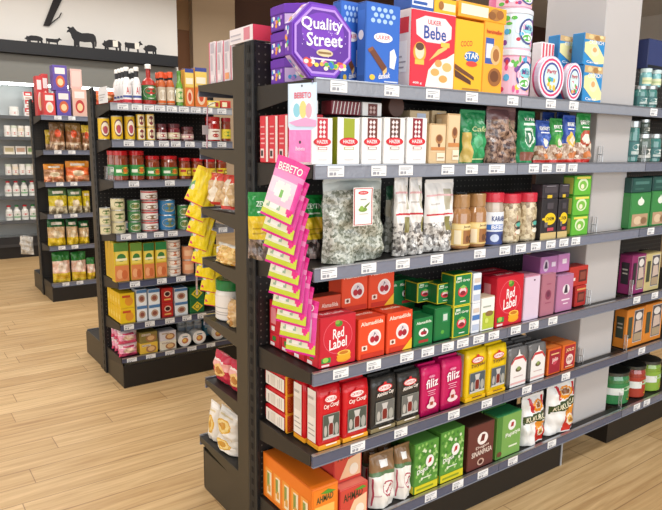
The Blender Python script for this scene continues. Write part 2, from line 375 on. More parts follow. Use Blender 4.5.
def shelf(par, X0, X1, z, Yf, Yb, tags=(), endplate=True, rail='7C808C', deep=None, sgn=1, deckx1=None, lens='6E7384/p'):
    """Yf: front face of the rail, Yb: back panel; sgn -1 for shelves that face +y"""
    s = sgn; d = MB(); ya, yb = sorted((Yf+s*.012, Yb)); d.box(X0+.002, (deckx1 or X1)-.002, ya, yb, z-.024, z-.003, DK, .001)
    if deckx1: yc, yd = sorted((Yf+s*.012, Yf+s*.052)); d.box(deckx1, X1-.002, yc, yd, z-.024, z-.003, DK)
    o = link('shelf', d.mesh('shelf'), par)
    r = MB(); ya, yb = sorted((Yf+s*.002, Yf+s*.0115)); r.box(X0+.0015, X1-.0015, ya, yb, z-.041, z-.0005, lens)
    ya, yb = sorted((Yf-s*.001, Yf+s*.012)); r.box(X0+.001, X1-.001, ya, yb, z-.001, z+.003, 'B4B7BE/m'); r.box(X0+.001, X1-.001, ya, yb, z-.044, z-.0405, rail)
    link('price_rail', r.mesh('price_rail'), o)
    if endplate:
        e = MB(); y0, y1, y2 = Yf+s*.013, Yf+s*.05, Yb
        ou = [(y0, z-.001), (y0, z-.04), (y2, z-.085), (y2, z-.001)] if s > 0 else [(y0, z-.001), (y0, z-.022), (y2, z-.06), (y2, z-.001)]
        vs = [(x, y, zz) for x in (X0-.003, X0+.0015) for y, zz in ou]; e.add(vs, [(0, 1, 2, 3), (7, 6, 5, 4), (0, 4, 5, 1), (1, 5, 6, 2), (2, 6, 7, 3), (3, 7, 4, 0)], '2C2823/k' if s > 0 else OL)
        link('shelf_bracket', e.mesh('shelf_bracket'), o)
    for k, t in enumerate(tags):
        g = link('price_tag', _tags[3] if isinstance(t, tuple) else _tags[k % 3], o); g.location = (t[0] if isinstance(t, tuple) else t, Yf+s*.0015, z-.003); g.rotation_euler = (0, 0, 0 if s > 0 else PI)
    return o
def wire_stop(par, x, z, y0, y1, h, name='wire_divider', n=4):
    m = MB(); R = .0022
    m.tube([(x, y0, z), (x, y0, z+h), (x, y1, z+h), (x, y1, z)], R, 'C9CBCD/m')
    for k in range(1, n): y = y0+(y1-y0)*k/n; m.tube([(x, y, z), (x, y, z+h)], R*.8, 'C9CBCD/m')
    m.tube([(x, y0, z+h*.5), (x, y1, z+h*.5)], R*.8, 'C9CBCD/m'); link(name, m.mesh(name), par)
Z1, Z2, Z3, Z4, Z5, Z6 = 1.798, 1.5315, 1.1983, .8413, .5455, .2223
ZR = [1.835, 1.575, 1.325, 1.105, .845, .552, .245]          # the shelves on the far side of the near rack
YB, YP0, YP1, YR = .372, .366, .535, .875
near = link('store_rack', None); near.empty_display_size = .1
tagp(near, 'large black two-sided rack with six shelves of groceries facing the viewer', 'shelf rack')
upright(near, -.001, YP0, YP1, 1.955); upright(near, 1.632, YP0+.03, YP1, 1.955)
m = MB(); m.box(.0, 1.6, YB+.004, YB+.012, .1, 1.95, 'perforated_black'); link('back_panel', m.mesh('back_panel'), near)
m = MB(); m.box(.0, 1.6, YP1-.012, YP1-.004, .1, 1.95, 'perforated_black'); link('back_panel', m.mesh('back_panel'), near)
m = MB(); m.box(.0, 1.575, .073, .088, 0, Z6-.03, DK); m.box(.002, 1.6, YR+.02, YR+.035, 0, Z6-.02, DK); m.box(.0, .012, .088, YR+.02, 0, Z6-.03, OL); m.box(1.5755, 1.588, .07, .1, 0, Z6-.03, 'A9ADB2'); link('base_plinth', m.mesh('base_plinth'), near)
TAGS = {1: [339, 392, 433, 472, 513, 551, 574], 2: [336, 379, 406, 448, 472, (497,), 534, 547, 561, 573], 3: [329, 369, 403, 437, 480, 505, 521, 536, 551, 564, 576], 4: [341, 374, 407, 428, 448, 463, 479, 494, 516, 534, 553],
        5: [358, 401, 454, 487, 527, 566], 6: [431, 458, 483, 513, 552]}
for i, z in enumerate((Z1, Z2, Z3, Z4, Z5, Z6), 1):
    tx = [((x_on(t[0], 0, z-.02),) if isinstance(t, tuple) else x_on(t, 0, z-.02)) for t in TAGS[i]]
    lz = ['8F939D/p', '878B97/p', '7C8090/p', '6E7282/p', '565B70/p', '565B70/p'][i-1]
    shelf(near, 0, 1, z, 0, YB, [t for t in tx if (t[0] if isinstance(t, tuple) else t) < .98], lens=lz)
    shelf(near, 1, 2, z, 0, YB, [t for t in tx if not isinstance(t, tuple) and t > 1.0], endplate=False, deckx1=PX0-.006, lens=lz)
for z in ZR: shelf(near, 0, 1.6, z, YR+(.075 if z < .3 else 0), YP1-.003, (), sgn=-1)
for z, px in ((Z2, 597), (Z3, 591), (Z4, 585), (Z5, 578)): wire_stop(near, x_on(px, .06, z+.05), z, .03, .055, .075, n=2)
# the next bay beyond the pillar
rack2 = link('store_rack', None); tagp(rack2, 'black rack bay beyond the grey pillar, stocked with jars and boxes', 'shelf rack')
for i, z in enumerate((Z1, Z2, Z3, Z4, Z5, Z6), 1):
    tx = {1: [654], 2: [], 3: [651], 4: [637, 655], 5: [642], 6: [637, 647]}[i]
    shelf(rack2, 2.003, 3.0, z, 0, YB, [x_on(t, 0, z-.02) for t in tx], lens='6E7282/p')
m = MB(); m.box(2.003, 3.0, YB+.004, YB+.012, .1, 2.2, 'perforated_black'); link('back_panel', m.mesh('back_panel'), rack2)
m = MB(); m.box(2.003, 3.0, .073, .088, 0, Z6-.03, DK); m.box(2.003, 2.015, .088, YB, 0, Z6-.03, DK); link('base_plinth', m.mesh('base_plinth'), rack2)
for z in (Z2, Z4, Z5, Z6): wire_stop(rack2, 2.012, z, .015, .03, .085, n=2)
for x in (2.003+.016, 3.016): upright(rack2, x, YP0+.022, YP1, 2.2)
# the middle rack
GX, GL, GY = .0807, .83, 2.351; GP0, GP1, GR = GY+.33, GY+.48, GY+.86
ZG = [1.8404, 1.616, 1.3617, 1.0245, .709, .426, .1954]
mid = link('store_rack', None); tagp(mid, 'black two-sided rack of bottles, jars, cans in the middle of the shop', 'shelf rack')
upright(mid, GX-.001, GP0, GP1, 1.955); upright(mid, GX+GL+.016, GP0, GP1, 1.955)
for y in (GP0+.008, GP1-.014): m = MB(); m.box(GX, GX+GL, y, y+.006, .1, 1.93, 'perforated_black'); link('back_panel', m.mesh('back_panel'), mid)
GT = {1: [123, 137, 149, 160, 172, 184, 196, 208, 222], 2: [129, 149, 164, 176, 190, 207, 222], 3: [134, 170, 210], 4: [126, 142, 159, 173, 208, 223], 5: [135, 162, 181], 6: [129, 150, 170, 187, 202], 7: [132, 151, 170, 192, 211]}
for i, z in enumerate(ZG, 1):
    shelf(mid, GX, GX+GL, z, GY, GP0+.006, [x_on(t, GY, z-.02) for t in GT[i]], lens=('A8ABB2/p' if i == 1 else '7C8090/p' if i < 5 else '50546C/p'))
for z in ZG[6:]: shelf(mid, GX, GX+GL, z-.01, GR, GP1-.006, (), sgn=-1)
m = MB(); m.box(GX-.001, GX+GL, GY-.02, GY-.005, 0, ZG[6]-.045, DK); m.box(GX-.001, GX+.012, GY-.004, GR+.02, 0, ZG[6]-.03, OL); m.box(GX, GX+GL, GR+.006, GR+.02, 0, ZG[6]-.045, DK); m.box(GX-.0005, GX+GL, GY-.004, GP0, ZG[6]-.044, ZG[6]-.03, OL); link('base_plinth', m.mesh('base_plinth'), mid)
wire_stop(mid, GX+.006, ZG[2], GY+.02, GY+.2, .085, n=6)
m = MB(); m.box(GX-.012, GX-.008, GY+.02, GY+.2, ZG[0]+.002, ZG[0]+.1, 'E9EAEE'); P = plane((GX-.012, GY+.2, ZG[0]), (0, -.18, 0), (0, 0, .1), (-1, 0, 0)); m.draw(P, [('r', .1, .2, .5, .26, 'B5B7BB'), ('r', .1, .34, .7, .4, 'B5B7BB'), ('r', .1, .5, .8, .56, 'B5B7BB')]); link('price_card', m.mesh('price_card'), mid)
# the far rack
KX, KL, KY = .22, .95, 5.04; KP0, KP1 = KY+.36, KY+.5
ZK = [1.86, 1.525, 1.21, .89, .567, .187]
far = link('store_rack', None); tagp(far, 'black rack of bagged snacks, farthest along the aisle, near the cooler', 'shelf rack')
upright(far, KX-.001, KP0, KP1, 2.03); upright(far, KX+KL+.016, KP0, KP1, 2.03)
m = MB(); m.box(KX, KX+KL, KP0+.008, KP0+.014, .1, 2.0, 'perforated_black'); link('back_panel', m.mesh('back_panel'), far)
KT = {1: [58, 72], 2: [58, 72], 3: [60, 74], 4: [58, 74], 5: [62, 75], 6: [66, 80]}
for i, z in enumerate(ZK, 1): shelf(far, KX, KX+KL, z, KY, KP0+.006, [x_on(t, KY, z-.02) for t in KT[i]])
m = MB(); m.box(KX-.001, KX+KL, KY-.02, KY-.005, 0, ZK[5]-.045, DK); m.box(KX-.001, KX+.012, KY-.004, KP1+.38, 0, ZK[5]-.03, OL); m.box(KX, KX+KL, KP1+.366, KP1+.38, 0, ZK[5]-.045, DK); link('base_plinth', m.mesh('base_plinth'), far)
for z in ZK[5:]: shelf(far, KX, KX+KL, z, KP1+.37, KP1-.006, (), sgn=-1)
# ------------------------------------------------------------------ open cooler on the far wall, ledge over it
CY = 7.924
cool = link('display_cooler', None); tagp(cool, 'open wall cooler with lit white shelves of dairy below the black ledge', 'fridge')
m = MB(); m.box(-.3, 2.8, CY+.02, CY+.3, 0, .16, '201D1C/k'); link('base_plinth', m.mesh('base_plinth'), cool)
m = MB(); m.box(-.3, 2.8, CY-.0, CY+.3, .16, .2, '3C3B3C/k'); m.box(-.3, 2.8, CY, CY+.012, .2, .3, '2A2A2C/k'); link('air_grille', m.mesh('air_grille'), cool)
m = MB(); m.box(-.3, 2.8, CY+.29, CY+.31, .2, 2.4, 'AEB2B2'); link('back_panel', m.mesh('back_panel'), cool)
m = MB(); m.box(-.3, 2.8, CY, CY+.3, 2.4, 2.765, '74746F/k'); link('header_panel', m.mesh('header_panel'), cool)
for x in (-.3, x_on(38, CY, 1.2)+.05, 1.9, 2.78): m = MB(); m.box(x, x+.02, CY+.005, CY+.29, .2, 2.4, '2A2D2E/k'); link('side_panel', m.mesh('side_panel'), cool)
m = MB(); m.box(-.28, 2.76, CY+.04, CY+.07, 2.365, 2.395, 'lamp_cool')
def lampm(nt, b, L): b.inputs['Base Color'].default_value = (1, 1, 1, 1); b.inputs['Emission Color'].default_value = (.93, 1, 1, 1); b.inputs['Emission Strength'].default_value = 9
nodes_mat('lamp_cool', lampm)
link('light_tube', m.mesh('light_tube'), cool)
ZC = [at(1, CY+.02, 30, y).z for y in (116, 137, 154.5, 175, 196, 220, 236)]
for z in ZC:
    s = MB(); s.box(-.28, 2.76, CY+.03, CY+.29, z-.02, z-.004, 'C8CBCC/m'); o = link('shelf', s.mesh('shelf'), cool)
    s = MB(); s.box(-.28, 2.76, CY+.02, CY+.03, z-.045, z, '55585C'); link('price_rail', s.mesh('price_rail'), o)
LZ0, LZ1 = at(1, CY-.1, 90, 58.5).z, at(1, CY-.1, 90, 49.5).z
ledge = MB(); LX1 = x_on(178, CY-.1, 2.9)
ledge.box(-.9, LX1, CY-.1, CY+.32, 2.77, 2.93, '15161A/k', .003)
o = link('display_ledge', ledge.mesh('display_ledge')); tagp(o, 'long black ledge above the cooler carrying cut-out farm animals', 'ledge')
LT = 2.93
BULL = [(0, .62), (.02, .72), (.08, .78), (.02, .86), (.07, .9), (.14, .86), (.22, .93), (.26, .86), (.34, .74), (.5, .66), (.72, .7), (.9, .68), (.97, .58), (1, .3), (.98, .1), (.94, .1), (.95, .42), (.93, .3), (.92, 0), (.85, 0), (.84, .22), (.8, .3), (.6, .26), (.42, .28), (.4, .18), (.41, 0), (.33, 0), (.32, .12), (.29, 0), (.22, 0), (.22, .3), (.16, .42), (.13, .58), (.09, .66)]
PIG = [(0, .42), (.1, .55), (.13, .72), (.2, .66), (.35, .8), (.65, .82), (.88, .74), (.97, .6), (1, .45), (.96, .5), (.95, .3), (.96, 0), (.86, 0), (.85, .24), (.78, .28), (.78, 0), (.7, 0), (.68, .26), (.4, .22), (.33, .24), (.33, 0), (.25, 0), (.24, .2), (.2, 0), (.13, 0), (.14, .26), (.08, .32)]
CALF = [(0, .66), (.04, .76), (.14, .74), (.6, .74), (.76, .78), (.82, .92), (.9, .96), (.88, .88), (1, .72), (.98, .66), (.88, .66), (.82, .52), (.76, .38), (.76, 0), (.69, 0), (.67, .3), (.3, .3), (.24, .28), (.22, 0), (.15, 0), (.15, .3), (.07, .4), (.05, .1), (.02, .1), (.02, .5)]
def silhouette(pts, x0, x1, y1, flip, name, label, cat):
    a, b = x_on(x0, CY-.02, LT), x_on(x1, CY-.02, LT); h = at(1, CY-.02, (x0+x1)/2, y1).z-LT
    P = [(((1-u) if flip else u)*(b-a)-(b-a)/2, v*h) for u, v in pts]
    m = MB(); m.prism(P, -.006, .006, '1C1B1E/r'); n = MB(); n.box(-(b-a)*.42, (b-a)*.42, -.022, .022, -.0005, .003, '1C1B1E/r')
    parts = [('cutout', m.mesh('cutout')), ('foot_plate', n.mesh('foot_plate'))]
    if 'belt' in label:
        k = MB(); k.box((b-a)*.05, (b-a)*.3, -.0075, .0075, h*.3, h*.78, 'D9D2C6/r'); parts.append(('belt_band', k.mesh('belt_band')))
    place(Proto(parts), name, label, cat, ((a+b)/2, CY-.02, LT+.001))
silhouette(PIG, 24.5, 43.5, 34, False, 'pig_cutout', 'black pig cut-out standing on the ledge, outermost of the six animals', 'decoration')
silhouette(CALF, 46, 62, 37, False, 'calf_cutout', 'small black calf cut-out between the pig and the big bull', 'decoration')
silhouette(BULL, 67.5, 97, 26, False, 'bull_cutout', 'largest black cut-out, a bull with raised head on the ledge', 'decoration')
silhouette(PIG, 102, 122, 37.5, False, 'sheep_cutout', 'black cut-out with a pale belt band around its body on the ledge', 'decoration')
silhouette(CALF, 125, 143, 40, False, 'cow_cutout', 'black cow cut-out with straight back just past the belted animal', 'decoration')
silhouette(PIG, 143.5, 157, 43, False, 'piglet_cutout', 'smallest black cut-out at the wood-trim end of the ledge', 'decoration')
m = MB(); WY = 8.24
A = at(1, WY, 57, -2); B = at(1, WY, 47, 26); D = at(1, WY, 61, 13)
m.prism([(A.x-.04, A.z), (B.x-.05, B.z), (B.x+.03, B.z), (A.x+.07, A.z)], WY-.02, WY, '1F1B1C/r')
q = MB(); q.tube([(B.x+.01, WY-.022, B.z), (D.x-.03, WY-.022, D.z-.06), (D.x, WY-.022, D.z)], .008, '1F1B1C/r')
place(Proto([('blade', m.mesh('blade')), ('hook', q.mesh('hook'))]), 'wall_ornament', 'black blade-shaped ornament with thin hook on the cream wall above the calf', 'decoration', (0, 0, 0))
# ================================================================== products on the near rack
# ---- top shelf
def oct_pts(R): return [(R*math.cos(PI/8+PI/4*i), R*math.sin(PI/8+PI/4*i)) for i in range(8)]
def tin_print(P, big=True):
    pass
def tin_proto(R, d, face=True):
    """octagonal sweet tin, axis along y when face else along z (built along y: front at y=0, centre height R*cos)"""
    ap = R*math.cos(PI/8); body = MB(); P8 = oct_pts(R*.985); body.prism([(x, z+ap) for x, z in P8], d*.32, d, '5A2398')
    lid = MB(); P9 = oct_pts(R); lid.prism([(x, z+ap) for x, z in P9], .004, d*.36, '6A2FB0'); lid.prism([(x*.94, z*.94+ap) for x, z in P9], 0, .005, '7A3CC4')
    C = random.Random(3)
    for i in range(8):                     # sweets and stars printed round the side walls
        (x0, z0), (x1, z1) = P8[i], P8[(i+1) % 8]; mx, mz = x0+x1, z0+z1; L = math.hypot(mx, mz)
        F = plane((x1, d*.98, z1+ap), (x0-x1, 0, z0-z1), (0, -d*.6, 0), (mx/L, 0, mz/L))
        ops = [('r', .02, .04, .98, .96, '6E34B4' if i % 2 else 'CDB4E6')]+[('e', C.uniform(.12, .88), C.uniform(.2, .8), .08, .14, C.choice(['F0A03C', 'E24A9A', 'F4F0FA', '3FA0E0', 'B98CE0', '8FD04A'])) for _ in range(11)]
        body.draw(F, ops)
    F = plane((-R, 0, 0), (2*R, 0, 0), (0, 0, 2*ap), (0, -1, 0)); o8 = [(.5+x*.47/R, .5+z*.47/R) for x, z in P9]; o7 = [(.5+(u-.5)*.93, .5+(v-.5)*.93) for u, v in o8]
    ops = [('p', o8, 'B58CE0'), ('p', o7, '5B2399'), ('e', .5, .62, .33, .26, '7434B8')]
    for _ in range(46):
        a = C.uniform(0, 2*PI); rr = C.uniform(.1, .4); ops.append(('e', .5+rr*math.cos(a), .56+rr*.9*math.sin(a), .006, .006, 'E8D8FA'))
    for _ in range(34): ops.append(('e', C.uniform(.16, .86), C.uniform(.12, .2)+.06*C.random(), .035, .028, C.choice(['E8B04A', 'D8403C', '2F6FD0', 'F0D24A', '58B04A', 'E060A8', 'F0E4D0', 'C87830'])))
    ops += [('t', 'Quality', .16, .6, .8, .8, 'F6F2FA', .02), ('t', 'Street', .24, .42, .8, .6, 'F6F2FA', .03), ('e', .52, .35, .13, .05, 'D9C7A0'), ('r', .42, .335, .62, .365, '8C6A3C'), ('r', .3, .255, .7, .275, 'E8D8FA')]
    lid.draw(F, ops, step=.0002)
    return Proto([('tin_base', body.mesh('tin_base')), ('lid', lid.mesh('lid'))], d=d, w=2*R)
tinp = tin_proto(.114, .082)
for k, lab in enumerate(('lowest purple octagonal sweet tin of the stack lying by the rack end', 'middle purple octagonal sweet tin of the stack lying by the rack end', 'topmost purple octagonal sweet tin of the stack lying by the rack end')):
    ap = .114*math.cos(PI/8); o = place(tinp, 'sweet_tin', lab, 'tin', (.12, .254-ap, Z1+EPS+.083+k*.0862), 0, rot=(-PI/2, 0, 0))
a, b = x_on(292.5, .02, Z1+.1), x_on(352.5, .02, Z1+.1); R_ = (b-a)/2/math.cos(PI/8)*.99
place(tin_proto(R_, .05), 'sweet_tin', 'purple octagonal sweet tin standing upright, lettering facing the aisle', 'tin', ((a+b)/2, .022, Z1+EPS))
ULK = [('e', .5, .62, .3, .08, 'F6F4F4')]
def blue_choc(w, h): return carton_flap(w, .045, h, '2E62B8', '2A58A8', f=[('r', .02, .01, .98, .99, '2C66C4')]+[('e', .2+.17*i+(.08 if j % 2 else 0), .78+.07*j, .06, .028, 'A8C8F0') for i in range(4) for j in range(3)]+[('e', .5, .58, .27, .06, 'F4F2F4'), ('t', 'ULKER', .3, .555, .7, .605, 'D03040', .01), ('p', [(.06, .42), (.2, .46), (.62, .22), (.5, .16)], '6B3A22'), ('p', [(.06, .42), (.2, .46), (.22, .42), (.1, .38)], '8A5230'), ('p', [(.5, .16), (.62, .22), (.62, .16), (.52, .11)], 'E0B870'), ('p', [(.7, .42), (.82, .46), (.9, .36), (.84, .2), (.7, .22)], 'EDEFF6'), ('t', 'dankek', .38, .06, .72, .13, 'F4F2F4', .03), ('e', .2, .08, .08, .035, 'E8C040'), ('r', .55, .03, .95, .045, 'D8E0F0')], s=[('r', .1, .1, .9, .9, '3A70C8'), ('e', .5, .6, .3, .06, 'F4F2F4')])
put((365, 400), 4, Z1, blue_choc, 'biscuit_box', 'tall blue chocolate bar box beside the standing purple tin', 'box', Y=.022)
put((340, 363), 2, Z1, blue_choc, 'biscuit_box', 'blue chocolate bar box half hidden behind the upright purple tin', 'box', Y=.09)
def bebe(w, h): return carton_flap(w, .1, h, 'D8283C', 'E8E4E4', f=[('r', .02, .01, .98, .99, 'DC2C40'), ('p', [(.1, .86), (.3, .93), (.75, .93), (.9, .84), (.9, .68), (.7, .6), (.34, .6), (.12, .68)], 'F2DDE0'), ('t', 'ULKER', .36, .83, .66, .89, 'C82838'), ('t', 'Bebe', .28, .64, .78, .81, '2A4C9C'), ('e', .2, .46, .14, .13, 'E8A83C'), ('e', .2, .47, .1, .1, 'F0D4B8'), ('e', .2, .53, .09, .05, '5C4030'), ('r', .1, .3, .3, .36, 'F0C050'), ('p', [(.34, .02), (.98, .02), (.98, .5), (.8, .42), (.55, .36), (.4, .24)], 'F4EBDD'), ('e', .55, .22, .1, .05, 'E3A860'), ('e', .74, .14, .1, .05, 'E0A055'), ('e', .82, .3, .11, .06, 'E8B46C'), ('e', .62, .34, .08, .05, 'DDA05A'), ('p', [(.4, .36), (.6, .52), (.85, .6), (.8, .54)], 'E8C070'), ('r', .66, .56, .86, .62, 'F0C050'), ('t', '400 g', .06, .04, .26, .075, 'F6E8E8')], s=[('r', 0, 0, 1, 1, 'E9DCDC'), ('r', .1, .7, .9, .9, 'D8283C'), ('r', .15, .2, .85, .6, 'F6F2F0'), ('r', .2, .25, .7, .27, 'B0A8A8'), ('r', .2, .32, .8, .34, 'B0A8A8'), ('r', .2, .39, .6, .41, 'B0A8A8')])
p, x, w, h = put((410, 455), 12, Z1, bebe, 'biscuit_box', 'red and cream baby biscuit box with a milk splash picture', 'box')
place(carton(w*.5, .09, .05, '2B58A8', f=[('r', .05, .2, .95, .8, 'E8EEF6'), ('r', .1, .3, .7, .5, '2B58A8')]), 'biscuit_box', 'blue biscuit box lying on the red baby biscuit box', 'box', (x-w*.25, .024, Z1+h+EPS*2))
place(carton(w*.5, .09, .05, 'F0B428', f=[('r', .3, .2, .95, .7, 'F8E8C0'), ('e', .3, .5, .12, .3, 'A06A30')]), 'biscuit_box', 'yellow biscuit box lying on the red baby biscuit box', 'box', (x+w*.26, .024, Z1+h+EPS*2))
def yel1(w, h): return carton_flap(w, .06, h, 'F2B124', 'E8A41C', f=[('r', .02, .01, .98, .99, 'F4B526'), ('t', 'COCO', .2, .62, .6, .7, 'C03C28', .03), ('e', .6, .5, .26, .08, '2F6FB8'), ('t', 'STAR', .36, .46, .84, .55, 'F6EFE0', .02), ('e', .6, .4, .2, .04, 'D84838'), ('p', [(.02, .3), (.6, .16), (.6, .1), (.04, .2)], '5A3522'), ('p', [(.02, .38), (.7, .22), (.7, .17), (.02, .31)], '6E4228'), ('r', .3, .03, .9, .05, 'B0742C')], s=[('r', .1, .1, .9, .9, 'E8A020')])
p, x1, w1, h1 = put((454, 483), 21, Z1, yel1, 'biscuit_box', 'yellow chocolate stick box next to the red baby biscuit box', 'box')
def org1(w, h): return carton_flap(w, .06, h, 'F0A52C', 'E89C24', f=[('r', .02, .01, .98, .99, 'F3A930'), ('r', .08, .42, .5, .78, '3C5CA8'), ('r', .12, .5, .46, .7, 'D8DCE8'), ('e', .6, .55, .26, .14, 'E0B478'), ('e', .62, .55, .16, .09, 'A46A38'), ('e', .6, .24, .34, .13, '9A6230'), ('e', .58, .25, .22, .08, '6E4020'), ('t', 'hanimeller', .1, .84, .9, .9, 'C03C28')])
p, x2, w2, h2 = put((483, 503), 23, Z1, org1, 'biscuit_box', 'orange cookie box between the yellow box and the sweet tubs', 'box')
hm = max(h1, h2)
place(carton(w1+w2, .06, .055, 'F2A62A', f=[('r', .05, .2, .6, .85, 'F6E6C8'), ('e', .76, .5, .13, .4, 'B07A3C'), ('e', .68, .42, .08, .26, '8C5A2C'), ('e', .85, .55, .08, .3, '9A6230')], t=[('r', .1, .1, .9, .9, 'E89C24')]), 'biscuit_box', 'orange cookie box lying flat on top of the yellow and orange boxes', 'box', ((x1+x2)/2+.005, .024, Z1+hm+EPS*2))
def tub(w, h, seed, lid='D8DDE6/p'):
    C = random.Random(seed); r = w/2; m = MB(); m.lathe([(0, 0, 'E8C4D4'), (r*.97, 0, 'E8C4D4'), (r, h*.04, 'E06FA0' if seed % 2 else 'D8E4EE'), (r, h*.9, 'E8C4D4'), (r*.97, h*.9, 'E8C4D4')], 28)
    q = MB(); q.lathe([(r*1.0, h*.87, lid), (r*1.03, h*.885, lid), (r*1.03, h*.985, lid), (r*.99, h, lid), (0, h, lid)], 28)
    e = MB(); P = cyl_face(r+.0006, h*.8, h*.05); ops = [('r', 0, 0, 1, 1, 'EBB9CC' if seed % 2 else 'CFE3EE')]
    for _ in range(60): ops.append(('e', C.uniform(.03, .97), C.uniform(.06, .94), C.uniform(.02, .045), C.uniform(.05, .1), C.choice(['D8305C', 'E0508C', 'F4F0F4', '4FA8D8', '58B040', 'E8C83C', '7A3C90', 'F0A0C0', 'C02840'])))
    ops += [('e', .52, .5, .17, .4, '3C4A8C'), ('e', .52, .5, .14, .34, 'F2EEF2'), ('e', .52, .58, .12, .14, '8CD0D8'), ('t', 'Mix', .44, .54, .6, .68, '3C4A8C'), ('e', .5, .3, .09, .1, '5AB04C')]
    e.draw(P, ops, 20, 1, step=.00008)
    return Proto([('tub_body', m.mesh('tub_body')), ('lid', q.mesh('lid')), ('label', e.mesh('label'))], d=2*r, w=w, h=h)
p, x, y, h = putc((505, 534), 51, Z1, lambda w, h: tub(w, h, 11), 'candy_tub', 'lowest pink and blue candy tub of the stack of three', 'tub')
t2 = tub(p.w*.97, h*.86, 12); place(t2, 'candy_tub', 'middle candy tub with pale blue label in the stack of three', 'tub', (x+.004, y, Z1+h+EPS*2))
t3 = tub(p.w*.93, h*.62, 13, 'B8C4DC/p'); place(t3, 'candy_tub', 'topmost candy tub with clear lid in the stack of three', 'tub', (x-.002, y, Z1+h*1.86+EPS*3))
def heart_tin(w, h, seed):                # upright round gift tub, its flat lid facing the aisle
    C = random.Random(seed); r = min(w, h)/2; m = MB(); n = 28; P = [(w/2*math.cos(2*PI*i/n), h/2+h/2*math.sin(2*PI*i/n)) for i in range(n)]
    m.prism(P, .006, .03, 'D85C88'); q = MB(); q.prism([(x*1.02, h/2+(z-h/2)*1.0) for x, z in P], 0, .02, 'C9C4D4'); F = plane((-w/2, 0, 0), (w, 0, 0), (0, 0, h), (0, -1, 0))
    ops = [('e', .5, .5, .49, .48, 'E8E4F0'), ('e', .5, .5, .45, .44, 'D83C6C'), ('e', .5, .5, .39, .39, 'F0E8F0'), ('e', .5, .5, .33, .35, '3C4C98'), ('e', .5, .5, .27, .3, 'CFE6E4')]
    for _ in range(16): ops.append(('e', .5+C.uniform(-.18, .18), .36+C.uniform(-.12, .12), .05, .05, C.choice(['58B048', 'D8305C', 'E8C040', 'F0F0F0', '4FA8D8'])))
    ops += [('t', 'Party', .32, .56, .68, .68, 'C8305C', .02)]
    q.draw(F, ops, step=.0003); return Proto([('tub_body', m.mesh('tub_body')), ('lid', q.mesh('lid'))], d=.07, w=w, h=h)
put((538, 564), 56, Z1, lambda w, h: heart_tin(w, h, 4), 'candy_tin', 'round candy tin stood on edge beside the tub stack', 'tin')
put((566, 582), 63, Z1, lambda w, h: heart_tin(w, h, 8), 'candy_tin', 'smaller round candy tin on edge beside the blue cereal boxes', 'tin')
put((540, 553), 43, Z1, lambda w, h: carton(w, .05, h, 'F0ECEE', f=[('r', .08+.24*i, .02, .2+.24*i, .98, 'D84C5C') for i in range(4)]), 'candy_box', 'red and white striped box behind the round candy tins', 'box', Y=.13)
def cereal(flip):
    def f(w, h): return carton_flap(w, .06, h, '2C86C4', '3C90CC', f=[('r', .02, .01, .98, .99, '2E8CCC'), ('r', .02, .8, .98, .99, 'C8A878'), ('e', .3, .9, .12, .07, 'E8C890'), ('e', .6, .88, .14, .08, 'A87C48'), ('e', .8, .93, .1, .05, 'F0D8A0'), ('p', [(.02, .7), (.5, .8), (.98, .3), (.98, .1), (.6, .05), (.02, .4)], 'E9E4A8'), ('e', .52, .45, .2, .16, 'F0E0C0'), ('e', .5, .5, .1, .08, 'E0A870'), ('t', 'CRUNCH', .2, .66, .9, .78, 'F6F6F6', .03), ('t', 'Cereal', .14, .06, .7, .14, 'F6F6F6')], s=[('r', .05, .05, .95, .95, '2878B0')])
    return f
p, x, w, h = put((583, 602), 66, Z1, cereal(0), 'cereal_box', 'lower blue and yellow cereal box at the pillar', 'box')
place(cereal(1)(w*1.1, at(1, .03, 590, 33).z-Z1-h-.004), 'cereal_box', 'upper blue cereal box stacked on another at the pillar', 'box', (x+.002, .026, Z1+h+EPS*2))
p, x, w, h = put((557, 581), 66, Z1, lambda w, h: carton(w, .06, h, '2E80B8', f=[('p', [(.02, .7), (.5, .9), (.98, .3), (.6, .05), (.02, .3)], 'E9E4A8')]), 'cereal_box', 'blue cereal box hidden behind the small round candy tin', 'box', Y=.11)
place(cereal(2)(w, at(1, .12, 568, 36).z-Z1-h-.004), 'cereal_box', 'blue cereal box stacked up behind the small round candy tin', 'box', (x, .113, Z1+h+EPS*2))
# ---- second shelf
def lok(motif, side='F2F0EC'):
    def f(w, h):
        dia = [('p', [(.34+.16*i, .6+.1*j), (.42+.16*i, .65+.1*j), (.5+.16*i, .6+.1*j), (.42+.16*i, .55+.1*j)], 'F0E0E0') for i in range(2) for j in range(4)] if motif != '9AA41E' else []
        return carton_flap(w, .055, h, 'F2F0EE', 'F2F0EE', f=[('r', .27, .42, .76, .985, motif)]+dia+[('r', .27, .3, .76, .42, 'F4F0EE'), ('r', .3, .32, .73, .38, 'B01C28' if motif == 'C41E38' else motif), ('r', .33, .33, .7, .37, 'F2EAE4'), ('e', .5, .49, .41, .09, 'C81420'), ('e', .5, .49, .36, .07, 'DA2030'), ('t', 'HAZER', .24, .455, .76, .53, 'F8F0F0'), ('r', .3, .1, .72, .115, 'C8C4C2')], s=[('r', 0, 0, 1, 1, side), ('r', .2, .1, .8, .9, side)])
    return f
BX = [((311, 333), 'C41E38', 'F0DADC', 'white sweet box with red diamond panel, nearest the rack end'), ((337, 360), '9AA41E', '9AA41E', 'white sweet box with olive green panel and red oval'), ((361.5, 382), '6B2E28', 'F2F0EE', 'white sweet box with brown panel beside the olive one'), ((383.5, 405), '5A3830', 'F2F0EE', 'white sweet box with dark brown panel, next to last of five'), ((406.5, 427), '8A1C30', 'F2F0EE', 'white sweet box with wine red panel beside the beige coffee')]
